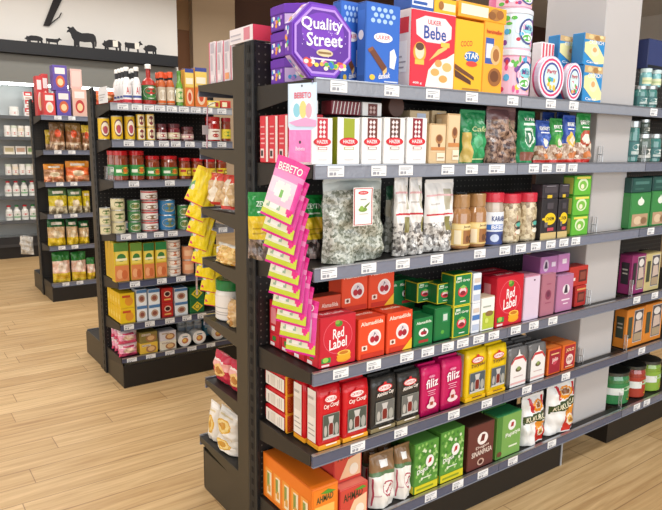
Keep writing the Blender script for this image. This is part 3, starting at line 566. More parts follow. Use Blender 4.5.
for pxs, mo, sd, lab in BX: pp, x_, w_, h_ = put(pxs, 118, Z2, lok(mo, sd), 'sweet_box', lab, 'box')
redside = lambda w, h: carton(w, .06, h, 'D02838', s=[('r', .04, .02, .7, .98, 'D83444'), ('r', .72, .02, .96, .98, 'F2E6E6'), ('r', .1, .1, .5, .3, 'F0D8D8'), ('r', .15, .14, .4, .26, '3A2A2A'), ('r', .15, .4, .6, .43, 'F0B0B4'), ('r', .15, .5, .6, .53, 'F0B0B4'), ('r', .15, .6, .6, .63, 'F0B0B4'), ('r', .15, .75, .6, .78, 'F0B0B4')])
rp = redside(w_, h_*.99); xr = x_on(322, .02, Z2+.06)
for k, lab in enumerate(('first red sweet box behind the red diamond box, side showing', 'second red sweet box behind the red diamond box, side showing', 'third red sweet box behind the red diamond box, side showing', 'rearmost red sweet box against the black panel, side showing')): place(rp, 'sweet_box', lab, 'box', (xr, .02+.063+k*.064, Z2+EPS))
z2 = Z2+h_+EPS*2
place(carton(.07, .06, at(1, .09, 302, 99).z-z2, 'B0B430', f=[('r', .6, .02, .98, .98, 'F2F0EE')], s=[('r', .1, .1, .9, .9, 'A8AC28')]), 'sweet_box', 'olive and white box lying on the red sweet boxes', 'box', (.044, .1, z2))
a, b = x_on(331, .08, z2), x_on(361, .08, z2); hh = at(1, .08, 346, 101).z-z2
place(carton(b-a-.003, .06, hh, '7A2430', f=[('p', [(.02+.12*i, .05), (.08+.12*i, .95), (.11+.12*i, .95), (.05+.12*i, .05)], 'E8DCD8') for i in range(8)]), 'sweet_box', 'wine red striped box lying above the olive panel box', 'box', ((a+b)/2, .08, z2))
a, b = x_on(362, .08, z2), x_on(382, .08, z2)
place(carton(b-a-.003, .06, hh*1.02, 'F2F0EE', f=[('r', .28, .02, .76, .9, '6B2E28')]+[('p', [(.34+.16*i, .3+.3*j), (.42+.16*i, .45+.3*j), (.5+.16*i, .3+.3*j), (.42+.16*i, .15+.3*j)], 'C8A8A0') for i in range(2) for j in range(2)]), 'sweet_box', 'white and brown box lying above the brown panel box', 'box', ((a+b)/2, .08, z2))
m = MB(); m.lathe([(0, 0, '4A2C24'), (.036, 0, '4A2C24'), (.038, .004, '4A2C24'), (.038, .05, '4A2C24'), (.036, .053, '543428'), (0, .053, '543428')], 24)
p = Proto([(None, m.mesh('round_box'))]); xx = x_on(396, .1, z2+.03); place(p, 'round_box', 'dark brown round box on edge above the white sweet boxes', 'box', (xx, .15, z2+.0385), rot=(PI/2, 0, 0))
def coffee_box(w, h): return carton_flap(w, .06, h, 'D6B88C', 'CBAA7C', f=[('r', .08, .3, .95, .97, 'DFC59C'), ('e', .58, .62, .22, .12, 'B07A48'), ('e', .58, .64, .15, .08, '7A4A2C'), ('p', [(.5, .5), (.66, .5), (.62, .42), (.54, .42)], '6A3C24'), ('r', .1, .34, .95, .42, 'C9864C'), ('r', .45, .08, .95, .28, 'EDE0C8'), ('r', .5, .14, .88, .17, 'A88860')], s=[('r', .1, .1, .5, .9, 'E8D4B0')])
put((429, 446), 124, Z2, coffee_box, 'coffee_box', 'shorter beige coffee box beside the wine red panel box', 'box')
put((446.5, 460), 114, Z2, coffee_box, 'coffee_box', 'taller beige coffee box beside the green pouch', 'box')
for pxs, lab in (((409, 429), 'plain beige coffee box behind the white sweet boxes'), ((431, 446), 'beige coffee box with blue label behind the shorter one')): put(pxs, 111, Z2, lambda w, h: carton(w, .06, h, 'CDB48C', f=[('r', .1, .1, .9, .86, 'C9AC80'), ('r', .35, .86, .8, .95, 'B8C4DC')]), 'coffee_box', lab, 'box', Y=.09)
def gpouch(seed, a='1E7A48/p', b='C9B060/p'): return lambda w, h: pouch(w, h, .06, [(1, a)], f=[('r', .05, .02, .3, .6, b), ('p', [(.3, .1), (.9, .1), (.95, .5), (.6, .6), (.35, .4)], '2E9458/p'), ('e', .6, .42, .2, .12, '66B888'), ('r', .3, .08, .9, .11, 'C8D8A0'), ('t', 'Cafe', .4, .62, .85, .72, 'C8D8A0')], seed=seed, wob=.006, seam='2A8450/p')
putc((460, 486), 112, Z2, gpouch(3), 'coffee_pouch', 'shiny green coffee pouch leaning by the beige boxes', 'bag')
putc((487.5, 517), 109, Z2, lambda w, h: pouch(w, h, .075, [(.78, 'mix:3A2224:A88874:80'), (1, '6A4A4C/p')], seed=5, wob=.009, seam='7A5A5A/p', label=None), 'dried_fruit_bag', 'large clear bag of dark brown dried fruit', 'bag')
def gb(seed, main, col2, txt): return lambda w, h: pouch(w, h, .055, [(.08, 'C83028/p'), (.42, 'mix:8A5A3C:E8D8C4:60'), (1, main)], f=[('t', txt, .14, .8, .86, .88, 'F4F4F0'), ('r', .2, .72, .8, .75, 'F4F4F0'), ('e', .5, .52, .34, .16, col2), ('e', .5, .5, .22, .1, 'E8E0D0'), ('p', [(.3, .2), (.7, .26), (.76, .14), (.4, .08)], 'C87840')], seed=seed, wob=.005, seam=main)
putc((519, 536), 113, Z2, lambda w, h: pouch(w, h, .055, [(1, '1E8450/p')], f=[('t', 'KURU', .3, .84, .86, .9, 'F4F4F0'), ('r', .2, .76, .88, .79, 'D8F0E0'), ('e', .52, .5, .3, .2, 'D8E8DC'), ('e', .52, .5, .24, .16, '2E6C4C'), ('p', [(.45, .4), (.6, .4), (.58, .6), (.47, .6)], 'F0F0E8'), ('r', .1, .04, .9, .22, '8C5A4C')], seed=8, wob=.006, seam='1E8450/p'), 'nut_bag', 'green bag with white round emblem beside the dried fruit', 'bag')
for pxs, top, col, c2, sd, lab in (((537, 551), 122, '2C4C9C/p', '4A6CC0', 21, 'short blue snack bag next to the green emblem bag'), ((551.5, 564), 120, '2E8A3C/p', '58A848', 22, 'green topped snack bag between two blue bags'), ((564.5, 577), 117, '2A4CA4/p', 'D8B040', 23, 'taller blue snack bag second from the shelf end'), ((577.5, 592), 115, '2A8A40/p', 'B04830', 24, 'green topped snack bag at the wire divider, last in row')): putc(pxs, top, Z2, gb(sd, col, c2, 'BEREKET'), 'snack_bag', lab, 'bag')
for pxs, lab in (((544, 556), 'dark blue snack bag standing behind the short blue one'), ((558, 571), 'dark blue snack bag behind the green topped bag')): putc(pxs, 114, Z2, gb(31, '22408C/p', '22408C', 'NUT'), 'snack_bag', lab, 'bag', Y=.1)
# ---- third shelf
def bag_gy(w, h): return pouch(w, h, .07, [(.32, 'mix:2E2422:9A8A84:40'), (.68, 'E3C42A/p'), (1, '1E8A3C/p')], f=[('r', .3, .72, .7, .76, 'DDEFE0'), ('t', 'ZEYTIN', .25, .82, .75, .9, 'DDEFE0'), ('r', .2, .4, .8, .43, 'B89A20'), ('r', .2, .48, .7, .51, 'B89A20')], seed=14, wob=.008, seam='1E8A3C/p')
xq = [x_on(279, .12, Z3+.1), x_on(316, .03, Z3+.1)]
gy = bag_gy(.13, .225); place(gy, 'olive_bag', 'green and yellow topped olive bag sticking out past the rack end', 'bag', (-.035, .25, Z3+EPS), -.75)
gy2 = bag_gy(.12, .215); place(gy2, 'olive_bag', 'green and yellow olive bag half behind the pink candy strip', 'bag', (.118, .19, Z3+EPS), -.1)
lind = lambda w, h: pouch(w, h, .1, [(.9, 'mix:6C7262:C4C8BC:120'), (1, 'B4BCB8/p')], seed=17, wob=.011, seam='C4CCC8/p', nu=22, nv=26,
    label=(.32, .46, .66, .93, 'F2EFEA', [('r', .03, .02, .97, .98, 'B83038'), ('r', .08, .04, .92, .96, 'F4F1EC'), ('e', .5, .86, .26, .05, 'D03038'), ('t', 'ARIFOGLU', .34, .845, .66, .875, 'F6F0F0'), ('e', .48, .42, .22, .06, '7A9C3C'), ('e', .42, .46, .1, .06, '94B850'), ('p', [(.55, .5), (.85, .62), (.8, .56), (.6, .45)], '6E8A3C'), ('r', .3, .3, .75, .315, 'B8B4AC'), ('r', .36, .68, .66, .7, '8A8680')]))
w, h, x = on(331, 391, 181, Z3, .02); pl = lind(w, h); place(pl, 'herb_bag', 'big clear bag of linden tea leaves with red-bordered white label', 'bag', (x, .075, Z3+EPS))
putc((388, 404), 186, Z3, lambda w, h: pouch(w, h, .06, [(.55, 'mix:7C8074:D4D6D0:70'), (.8, 'C8C4B0/p'), (1, '2E6A4C/p')], f=[('p', [(.3, .5), (.8, .36), (.9, .5), (.5, .7)], 'C8A040')], seed=18, wob=.008), 'herb_bag', 'clear herb bag with green top behind the big linden bag', 'bag', Y=.108)
def wbag(seed): return lambda w, h: pouch(w, h, .055, [(.42, 'mix:5E5A58:E8E6E2:90'), (1, 'F0EEEC/p')], f=[('r', .02, .52, .9, .56, 'C83440'), ('r', .6, .3, .82, .5, '8A8450'), ('r', .6, .6, .82, .9, 'B8B4A0'), ('r', .1, .68, .5, .7, 'C8C4C0'), ('r', .02, .8, .95, .815, 'E8B8BC')], seed=seed, wob=.006, seam='F0EEEC/p')
putc((396, 410), 178, Z3, wbag(41), 'herb_bag', 'narrow white herb bag with red line next to the linden bag', 'bag', Y=.03)
putc((411, 424), 178, Z3, wbag(42), 'herb_bag', 'narrow white herb bag, middle of the three white ones', 'bag', Y=.03)
putc((424, 453), 182, Z3, wbag(43), 'herb_bag', 'wide white bag of walnut pieces beside the coffee jars', 'bag', Y=.036)
def cof(w, h): return jar(w/2, h, 'A87848/g', 'A67C4C/p', 'E5C67C', [('r', 0, .75, 1, .95, 'EBD79A'), ('t', 'Jacobs', .36, .78, .64, .92, '6E4420'), ('r', .1, .06, .3, .7, 'F2E4C4'), ('r', .36, .08, .95, .7, '9A6634'), ('e', .66, .3, .1, .2, '3E2818'), ('e', .5, .3, .06, .16, '6A4226')], lidh=.22, v0=.1, v1=.72, neck=.8)
putc((457.5, 473), 195, Z3, cof, 'coffee_jar', 'brown instant coffee jar beside the walnut bag', 'jar')
putc((473.5, 489), 194, Z3, cof, 'coffee_jar', 'brown instant coffee jar beside the blue labelled jar', 'jar')
m = MB(); m.lathe([(0, 0, 'AAB4BC'), (.032, 0, 'AAB4BC'), (.034, .004, 'B4BEC6'), (.034, .05, 'B4BEC6'), (0, .05, 'C0C8D0')], 24)
p = Proto([(None, m.mesh('round_tub'))]); place(p, 'round_tub', 'pale grey round tub on edge behind the coffee jars', 'tub', (x_on(465, .13, Z3+.17), .17, Z3+.178), rot=(PI/2, 0, 0))
p_ = carton(.09, .06, .14, '5C4A3C', f=[('r', .1, .1, .9, .9, '6A5646')]); place(p_, 'coffee_box', 'brown box behind the coffee jars under the grey tub', 'box', (x_on(465, .13, Z3+.1), .125, Z3+EPS))
def bjar(w, h): return jar(w/2, h, 'B8A898/g', 'C8283C/p', 'E6ECF4', [('r', 0, 0, 1, .4, '3C4C88'), ('r', .05, .45, .95, .62, '2F6CC0'), ('t', 'BEBEK', .25, .47, .75, .6, 'F4F6FA'), ('t', 'KARABAS', .25, .72, .75, .88, '2A3C7C'), ('e', .35, .2, .12, .12, 'C8D4EC'), ('e', .65, .22, .1, .12, '2A2E50')], lidh=.16, v0=.02, v1=.9)
putc((489.5, 506), 193, Z3, bjar, 'nut_jar', 'red lidded jar with blue and white label', 'jar')
def njar(seed, c): return lambda w, h: jar(w/2, h, 'mix:7C6648:D8C8A8:70', 'C8283C/p', 'mix:9A8460:DCCCA8:70', [('p', [(.28, .5), (.5, .85), (.8, .7), (.72, .3), (.45, .2)], c), ('e', .56, .52, .16, .14, '2E3430'), ('e', .56, .54, .11, .07, '58B0A0'), ('e', .56, .3, .13, .08, 'ECE6D8')], lidh=.17, v0=.06, v1=.95)
putc((506.5, 523), 194, Z3, njar(1, 'D84C5C'), 'nut_jar', 'red lidded nut jar with pink flower label', 'jar')
putc((524, 539), 193, Z3, njar(2, 'E8D8B8'), 'nut_jar', 'red lidded nut jar with cream label beside the black packs', 'jar')
def blk(w, h): return carton(w, .06, h, '2C282C', f=[('r', 0, 0, 1, .16, 'CFB67C'), ('e', .55, .5, .36, .15, 'E8C81E'), ('t', 'ONEM', .3, .46, .8, .55, '2A2418'), ('r', .05, .48, .3, .53, 'E8C81E'), ('r', .4, .2, .8, .28, 'B84858'), ('r', .3, .75, .7, .9, '4A444A'), ('r', .2, .3, .4, .42, '6A6468')])
p, xk, wk, hk = put((541, 557), 199, Z3, blk, 'dessert_box', 'black box with yellow oval badge beside the nut jars', 'box')
p, xk2, wk2, hk2 = put((558, 568), 199, Z3, blk, 'dessert_box', 'narrow black box with yellow badge beside the green boxes', 'box')
for xx, ww, lab in ((xk, wk, 'black box stacked on the wider yellow-badged box'), (xk2, wk2, 'black box stacked on the narrow yellow-badged box')): place(carton(ww, .06, .06, '342E34', f=[('r', .3, .02, .6, .25, 'D8B830'), ('r', .1, .4, .9, .8, '4A4248'), ('r', .2, .86, .8, .92, '8A848C')]), 'dessert_box', lab, 'box', (xx, .021, Z3+max(hk, hk2)+EPS*2))
gsoup = lambda w, h: carton(w, .06, h, '4FA02C', f=[('r', .02, .04, .98, .96, '62B436'), ('e', .5, .55, .3, .32, 'D8E8C0'), ('e', .5, .52, .22, .22, '7CBC48'), ('e', .46, .46, .1, .12, 'F0E8C8'), ('r', .1, .84, .9, .95, 'E8D85C')], s=[('r', .1, .1, .9, .9, 'C8C85C')])
p, xg, wg, hg = put((571, 588), 216, Z3, gsoup, 'soup_box', 'lowest green soup box of the three at the wire divider', 'box')
gp = gsoup(wg, hg)
for k, lab in ((1, 'middle green soup box of the three at the wire divider'), (2, 'topmost green soup box of the three at the wire divider')): place(gp, 'soup_box', lab, 'box', (xg+.001*k, .0205, Z3+EPS+k*(hg+EPS)))
# ---- fourth shelf
RL_F = [('r', .02, .01, .98, .99, 'C8102A'), ('e', .5, .58, .4, .34, 'E06070'), ('e', .5, .58, .385, .325, 'CE1830'), ('e', .52, .84, .1, .06, '4E8A2C'), ('e', .48, .87, .06, .04, '86B040'), ('t', 'Red', .36, .54, .66, .74, 'F8F2F2', .03), ('t', 'Label', .26, .33, .74, .54, 'F8F2F2', .04), ('e', .66, .12, .2, .07, 'E89A1C'), ('p', [(.46, .2), (.86, .22), (.82, .1), (.52, .08)], 'F0A820'), ('e', .66, .24, .18, .05, 'F6C850'), ('e', .66, .24, .13, .035, 'C87818'), ('r', .05, .1, .3, .2, '2E8A3C'), ('e', .16, .16, .08, .05, '9AC850'), ('r', .05, .03, .26, .07, 'F0D0D0')]
RL_S = [('r', .03, .3, .97, .98, 'CE2034'), ('r', .1, .02, .9, .28, 'D82838'), ('r', .15, .5, .6, .85, 'E89098'), ('r', .2, .35, .5, .45, 'F2E8E4'), ('r', .3, .14, .6, .24, '2E8A3C'), ('r', .12, .03, .5, .1, 'F6EEEE')]
def redlab(w, h): return carton_flap(w, .08, h, 'C4102A', 'B81028', f=RL_F, s=RL_S, t=[('r', .1, .2, .9, .8, 'CC2038'), ('t', 'Red Label', .2, .35, .8, .65, 'F0D8D8')])
p, x, w, h = put((319, 356), 316, Z4, redlab, 'tea_box', 'red tea box with yellow cup picture beside the orange boxes', 'box', Y=.025)
for k, lab in enumerate(('first red tea box in line behind the cup picture box', 'second red tea box in line behind the cup picture box', 'rearmost red tea box at the black panel, behind the candy strip')): place(p, 'tea_box', lab, 'box', (x, .025+(.08+.004)*(k+1), Z4+EPS))
ORF = [('r', .02, .01, .98, .99, 'E8481C'), ('t', 'Alamadilda', .08, .82, .92, .92, 'F8E8D8', .02), ('e', .6, .5, .25, .2, 'F4ECE8'), ('e', .6, .5, .2, .16, 'E8D8DC'), ('e', .52, .46, .09, .08, 'B81C30'), ('e', .68, .46, .09, .08, 'A01830'), ('p', [(.54, .52), (.6, .64), (.7, .52), (.62, .6)], '3C3C58'), ('r', .12, .22, .32, .34, 'F4E0D0'), ('e', .22, .28, .05, .04, '6A3020'), ('r', .1, .03, .95, .14, 'C82C14')]
def orangebox(corner): return lambda w, h: carton_flap(w, .08, h, 'E2481E', 'D8401A', f=ORF+([('p', [(.6, .02), (.98, .02), (.98, .3)], 'F0BC28')] if corner else []), s=[('r', .04, .04, .96, .96, 'DC4218')], t=[('r', .05, .1, .95, .5, 'C83A20'), ('t', 'Alamadilda', .15, .6, .85, .9, 'F8E0D0')])
p1, xo1, wo1, ho1 = put((358, 385), 318, Z4, orangebox(False), 'tea_box', 'front orange cherry tea box beside the red tea box', 'box', Y=.02)
p2, xo2, wo2, ho2 = put((386.5, 412.5), 312, Z4, orangebox(True), 'tea_box', 'front orange tea box with yellow corner beside the green boxes', 'box', Y=.02)
place(p1, 'tea_box', 'orange tea box in the second row by the red boxes', 'box', (xo1, .106, Z4+EPS)); place(p2, 'tea_box', 'orange tea box in the second row by the green boxes', 'box', (xo2, .106, Z4+EPS))
zz = Z4+max(ho1, ho2)+EPS*2
place(p2, 'tea_box', 'orange tea box with yellow corner stacked on the second row', 'box', (xo2-.015, .112, zz)); place(p1, 'tea_box', 'orange tea box stacked in the second row above the cherry one', 'box', (xo1-.004, .118, zz))
zz2 = Z4+h+EPS*2
place(carton(.13, .05, .052, 'CC4428', f=[('t', 'Alamadilda', .35, .2, .9, .5, 'F4D8C8')], t=[('r', .04, .05, .96, .95, '9A4030')]), 'tea_box', 'flat orange box lying on top of the red tea boxes', 'box', (x+.002, .1, zz2))
GRF = [('r', .03, .01, .97, .99, '0E7A3C'), ('t', 'Alamadilda', .12, .78, .9, .88, 'E8F0E0', .02), ('e', .5, .48, .25, .15, 'F0ECE8'), ('e', .45, .46, .1, .07, 'B01C30'), ('e', .58, .46, .09, .07, '9A1830'), ('p', [(.46, .5), (.52, .62), (.6, .5)], '3C5A3C'), ('r', .25, .12, .75, .22, 'A83028'), ('r', .1, .04, .9, .07, '0A5C2C')]
GRS = [('r', .06, .04, .94, .96, '0C6C36'), ('r', .2, .5, .6, .75, 'D8DCD8'), ('r', .25, .55, .55, .7, '6A8A74')]
def greenbox(w, h): return carton_flap(w, .07, h, '0E7038', '0C6634', f=GRF, s=GRS, t=[('r', .1, .1, .9, .9, '0A5E2E')])
p3, xg1, wg1, hg1 = put((413.5, 433), 318, Z4, greenbox, 'tea_box', 'small green tea box in front beside the orange boxes', 'box', Y=.02)
w4 = x_on(408, .1, Z4+.2)-x_on(391, .1, Z4+.2)
for k, (dx, dy, dz, lab) in enumerate(((-.03, .19, 0, 'green tea box low in the second row behind the orange box'), (-.03, .19, 1, 'green tea box stacked in the second row by the orange boxes'), (.038, .105, 0, 'green tea box low behind the small front one'), (.064, .19, 0, 'green tea box low in the third row'), (.064, .19, 1, 'green tea box stacked in the third row, second up'), (-.03, .27, 1, 'green tea box against the black panel by the oranges'), (-.03, .27, 0, 'green tea box on the deck against the black panel'), (.064, .27, 1, 'green tea box stacked against the panel behind the yellow-edged ones'))): place(p3, 'tea_box', lab, 'box', (xg1+dx, dy, Z4+EPS+dz*(hg1+EPS)))
p4, xg2, wg2, hg2 = put((434, 451), 308, Z4, lambda w, h: carton(w, .07, h, '0C6A34', f=[('r', .06, .03, .94, .97, '0E7438'), ('e', .5, .25, .1, .06, '58A83C'), ('r', .45, .55, .8, .85, '2E8A54'), ('r', .5, .6, .75, .8, 'C8D8CC')], s=GRS), 'tea_box', 'plain green tea box sideways between the green boxes', 'box', Y=.03)
YF = [('r', .0, .0, 1, 1, 'E0D02C'), ('r', .05, .03, .95, .97, '0F7A3C'), ('t', 'Earl Grey', .1, .72, .9, .82, 'EEF2E4', .03), ('r', .14, .84, .4, .92, 'C8DCC8'), ('e', .5, .44, .28, .17, 'D83848'), ('e', .5, .46, .2, .11, 'F0C8CC'), ('e', .5, .4, .16, .07, '8A1C2C'), ('p', [(.28, .58), (.5, .66), (.72, .58), (.5, .54)], '88C058'), ('r', .35, .12, .68, .15, 'E8F0E0')]
def yedge(w, h): return carton_flap(w, .07, h, '0E7238', '0C6A34', f=YF, s=[('r', 0, 0, 1, 1, 'D8C828'), ('r', .04, .04, .96, .96, '0C6A34'), ('r', .2, .3, .5, .8, '107A40')], t=[('r', 0, 0, 1, 1, 'D8C828'), ('r', .04, .05, .96, .95, '0C6830')])
p5, xy, wy, hy = put((452.5, 470), 306, Z4, yedge, 'tea_box', 'lower green tea box with yellow edges in front', 'box', Y=.02)
place(p5, 'tea_box', 'upper green tea box with yellow edges stacked in front', 'box', (xy, .021, Z4+EPS*2+hy))
ps_ = yedge(wg2*.92, hy*.62)
for k, lab in ((0, 'small yellow-edged green box next to the stacked pair'), (1, 'small yellow-edged green box above the plain green boxes')): place(ps_, 'tea_box', lab, 'box', (xy-.064-.058*k, (.055, .108)[k], Z4+EPS*2+hy+.012+.002*k))
place(carton(.03, .06, hy+.01, '0C6030', f=[('r', .05, .05, .95, .95, '0D6834')], s=GRS), 'tea_box', 'dark green carton under the small yellow-edged boxes', 'box', (xy-.064+.01, .105, Z4+EPS))
wb = lambda w, h: carton(w, .06, h, 'E9ECF2', f=[('r', .05, .45, .95, .62, '4C7CC0'), ('r', .1, .1, .9, .3, 'B8C4DC'), ('r', .15, .7, .85, .85, 'D8C8BC')], s=[('r', .1, .1, .9, .9, 'DDE2EA')])
p6, xw, ww, hw = put((471.5, 480), 304, Z4, wb, 'tea_box', 'lower white and blue box beside the yellow-edged pair', 'box', Y=.02)
place(p6, 'tea_box', 'upper white and blue box beside the yellow-edged pair', 'box', (xw, .021, Z4+EPS*2+hw))
put((481, 494.5), 297, Z4, lambda w, h: carton_flap(w, .06, h, 'F0F0EA', 'C8B49A', f=[('r', .1, .05, .98, .55, 'B4C43C'), ('e', .6, .5, .3, .08, '8A6A3C'), ('r', .1, .7, .7, .74, 'A8B0A0'), ('e', .4, .3, .14, .08, 'D0DC70')], s=[('r', .1, .1, .9, .9, 'E6E6E0')]), 'tea_box', 'white and lime green tea box beside the second red box', 'box', Y=.02)
p, x, w, h = put((496, 523), 276, Z4, redlab, 'tea_box', 'red tea box with cup picture beside the pale pink box', 'box', Y=.02)
place(p, 'tea_box', 'red tea box directly behind the one by the pink boxes', 'box', (x, .11, Z4+EPS))
def pinkb(c, c2, pic): return lambda w, h: carton_flap(w, .1, h, c, c2, f=[('r', .03, .02, .97, .98, c)]+([('e', .55, .6, .22, .14, 'E8DCE4'), ('p', [(.42, .5), (.66, .5), (.6, .72), (.5, .72)], '3A3040'), ('r', .3, .3, .8, .34, 'F0DCE8'), ('r', .4, .2, .7, .23, 'F0DCE8')] if pic == 1 else [('e', .5, .5, .22, .12, '8A3C58'), ('e', .5, .52, .12, .07, '6A2C48'), ('r', .3, .3, .7, .32, '9A4C68'), ('r', .35, .75, .65, .77, '9A4C68')] if pic == 2 else [('e', .6, .9, .06, .02, '5A3C58'), ('r', .3, .5, .7, .505, 'D0C0D4')]), s=[('r', .05, .05, .95, .95, c2)], t=[('r', .05, .05, .95, .95, c2)])
put((524, 539.5), 276, Z4, pinkb('DCC8DC', 'D890A8', 0), 'tea_box', 'pale lilac tea box with blank front beside the red box', 'box', Y=.02)
put((541, 555), 274, Z4, pinkb('AE6E80', 'B87E8E', 2), 'tea_box', 'dusty rose tea box with dark emblem, middle of the pinks', 'box', Y=.025)
pk, xk, wk, hk = put((556.5, 573), 275, Z4, pinkb('B878A0', 'BE8CB0', 1), 'tea_box', 'pink tea box with figure medallion at the row end', 'box', Y=.03)
zz = Z4+hk+.014
pv = carton_flap(.125, .1, .082, 'A868A0', 'B47CB0', f=[('r', .03, .03, .97, .97, 'A86CA4'), ('e', .3, .5, .16, .34, 'C8B4CC'), ('p', [(.2, .34), (.4, .34), (.34, .72), (.26, .72)], '40384C'), ('r', .62, .4, .86, .66, 'D8C8DC')], s=[('r', .05, .05, .95, .95, '8E5488')])
place(pv, 'tea_box', 'mauve tea box lying on the pink boxes, medallion side out', 'box', (xk-.115, .045, zz)); place(carton_flap(.09, .1, .084, 'B878B0', 'C090BC', f=[('r', .04, .04, .96, .96, 'BC7CB4'), ('r', .35, .45, .72, .72, 'E4D8E4')]), 'tea_box', 'mauve tea box with pale sticker on top of the pinks', 'box', (xk-.003, .045, zz))
for pp_, lab in ((1, 'mauve tea box deep behind the red and lilac boxes'),): place(pv, 'tea_box', lab, 'box', (xk-.25, .16, Z4+.1))
place(carton(.13, .1, .096, '7A2C48', f=[('r', .05, .05, .95, .95, '80304C')]), 'tea_box', 'dark wine box under the deep mauve box behind', 'box', (xk-.25, .16, Z4+EPS))
redf = lambda w, h: carton(w, .07, h, 'B02824', f=[('r', .04, .04, .96, .96, 'B42C28'), ('r', .2, .2, .85, .7, '5C2420'), ('r', .28, .3, .77, .6, '8A4438'), ('r', .1, .8, .9, .88, 'D8A060')], s=[('r', .1, .1, .9, .9, '982420')])
p7, x7, w7, h7 = put((575, 586), 286, Z4, redf, 'tea_box', 'lower dark red box at the end of the tea shelf', 'box', Y=.045)
place(carton(w7*1.7, .07, h7*.95, 'B83028', f=[('r', .5, .2, .92, .8, '5C2420'), ('r', .56, .3, .86, .7, '8A4438'), ('r', .03, .3, .3, .45, 'E8E0DC')]), 'tea_box', 'upper dark red box stacked at the end of the tea shelf', 'box', (x7-.02, .05, Z4+h7+EPS*2))
# ---- fifth shelf: tea packs
def teapack(main, foot, glass, ttl, txtc='F8F0E8', side='F0EAE2', sub='B01820'):
    f = [('e', .52, .8, .3, .07, 'D02028'), ('e', .52, .8, .26, .05, 'F4ECEA'), ('t', 'CAYKUR', .3, .775, .74, .825, 'C01C24'), ('p', [(.44, .86), (.6, .86), (.56, .91), (.48, .91)], 'D02028'), ('t', ttl, .2, .63, .88, .72, txtc, .03), ('r', .16, .16, .92, .56, '8E8E84'), ('r', .18, .17, .9, .55, glass), ('p', [(.42, .2), (.64, .2), (.66, .36), (.61, .42), (.66, .52), (.4, .52), (.45, .42), (.4, .36)], 'C8C4C0'), ('p', [(.44, .22), (.62, .22), (.63, .36), (.6, .41), (.46, .41), (.43, .36)], '7A2016'), ('e', .28, .3, .07, .09, 'B8B4AC'), ('e', .78, .3, .09, .1, 'A8A8A0'), ('r', .18, .165, .9, .2, 'C8C8C4'), ('r', .3, .06, .8, .08, txtc)]
    s = [('r', .06, .1, .78, .93, side), ('r', .14, .2, .7, .22, 'B0A8A0'), ('r', .14, .28, .7, .3, 'B0A8A0'), ('r', .14, .36, .6, .38, 'B0A8A0'), ('r', .14, .5, .7, .7, 'DCD4CA'), ('r', .14, .78, .6, .82, 'C0B8B0')]
    return f, s, main, foot
def tp(*a, seed=1, d=.07):
    f, s, main, foot = teapack(*a[:4], **(a[4] if len(a) > 4 else {}))
    return lambda w, h: softpack(w, d, h, main, f, s, seed=seed, foot=foot)
red = tp('CC1420/p', 'E8A020', '4A5248', 'Cay Cicegi')
pr, x, w, h = put((318.5, 341), 384, Z5, red, 'tea_packet', 'red tea packet nearest the rack end, white side panel showing', 'packet', Y=.02)
put((343, 368.5), 380, Z5, red, 'tea_packet', 'red tea packet between another red and the black ones', 'packet', Y=.02)
place(pr, 'tea_packet', 'red tea packet standing just behind the nearest red one', 'packet', (x-.008, .098, Z5+EPS))
redl = tp('CC1420/p', 'E8A020', '4A5248', 'Cay Cicegi', seed=4)(w, .165)
for k, lab in enumerate(('lowest red tea packet lying in the pile at the rack end', 'middle red tea packet lying in the pile at the rack end', 'topmost red tea packet lying in the pile at the rack end')):   # lying on their backs, sides to the rack end
    place(redl, 'tea_packet', lab, 'packet', (x-.02, .195+.0, Z5+EPS+.072+k*.0735), rot=(-PI/2, 0, 0))
blackp = tp('2E2C2A/p', '8A7A54', '6A6A66', 'Altinbas Cay', {'side': '4A4640'}, seed=6)
put((371, 396), 375, Z5, blackp, 'tea_packet', 'black tea packet beside the red packets', 'packet', Y=.02); put((397.5, 420), 370, Z5, blackp, 'tea_packet', 'black tea packet beside the magenta packets', 'packet', Y=.02)
fil = lambda w, h: softpack(w, .07, h, 'C4145C/p', f=[('e', .5, .8, .18, .035, 'D85088'), ('t', 'CAYKUR', .36, .785, .64, .815, 'F4D8E4'), ('t', 'filiz', .2, .56, .84, .74, 'F8EEF4', .04), ('r', .28, .5, .72, .515, 'F0B8D0'), ('r', .34, .46, .66, .47, 'F0B8D0'), ('r', .3, .42, .7, .43, 'F0B8D0'), ('e', .52, .2, .26, .06, 'F0D8DC'), ('p', [(.4, .2), (.62, .2), (.66, .3), (.58, .38), (.46, .38), (.38, .3)], 'E8C8CC'), ('p', [(.44, .21), (.58, .21), (.61, .28), (.43, .28)], 'A0341C')], s=[('r', .1, .1, .9, .9, 'B01050')], seed=9)
put((421.5, 440.5), 365, Z5, fil, 'tea_packet', 'magenta tea packet beside the black packets', 'packet', Y=.02); put((442, 462), 357, Z5, fil, 'tea_packet', 'magenta tea packet beside the yellow packets', 'packet', Y=.02)
yel = tp('E8C410/p', 'E8B810', '4A5660', 'Tiryaki', {'txtc': '6A3C20', 'side': 'D8D4C8'}, seed=12)
put((466, 486.5), 348, Z5, yel, 'tea_packet', 'yellow tea packet beside the magenta packets', 'packet', Y=.02); put((488, 506.5), 344, Z5, yel, 'tea_packet', 'yellow tea packet beside the grey and white packets', 'packet', Y=.02)
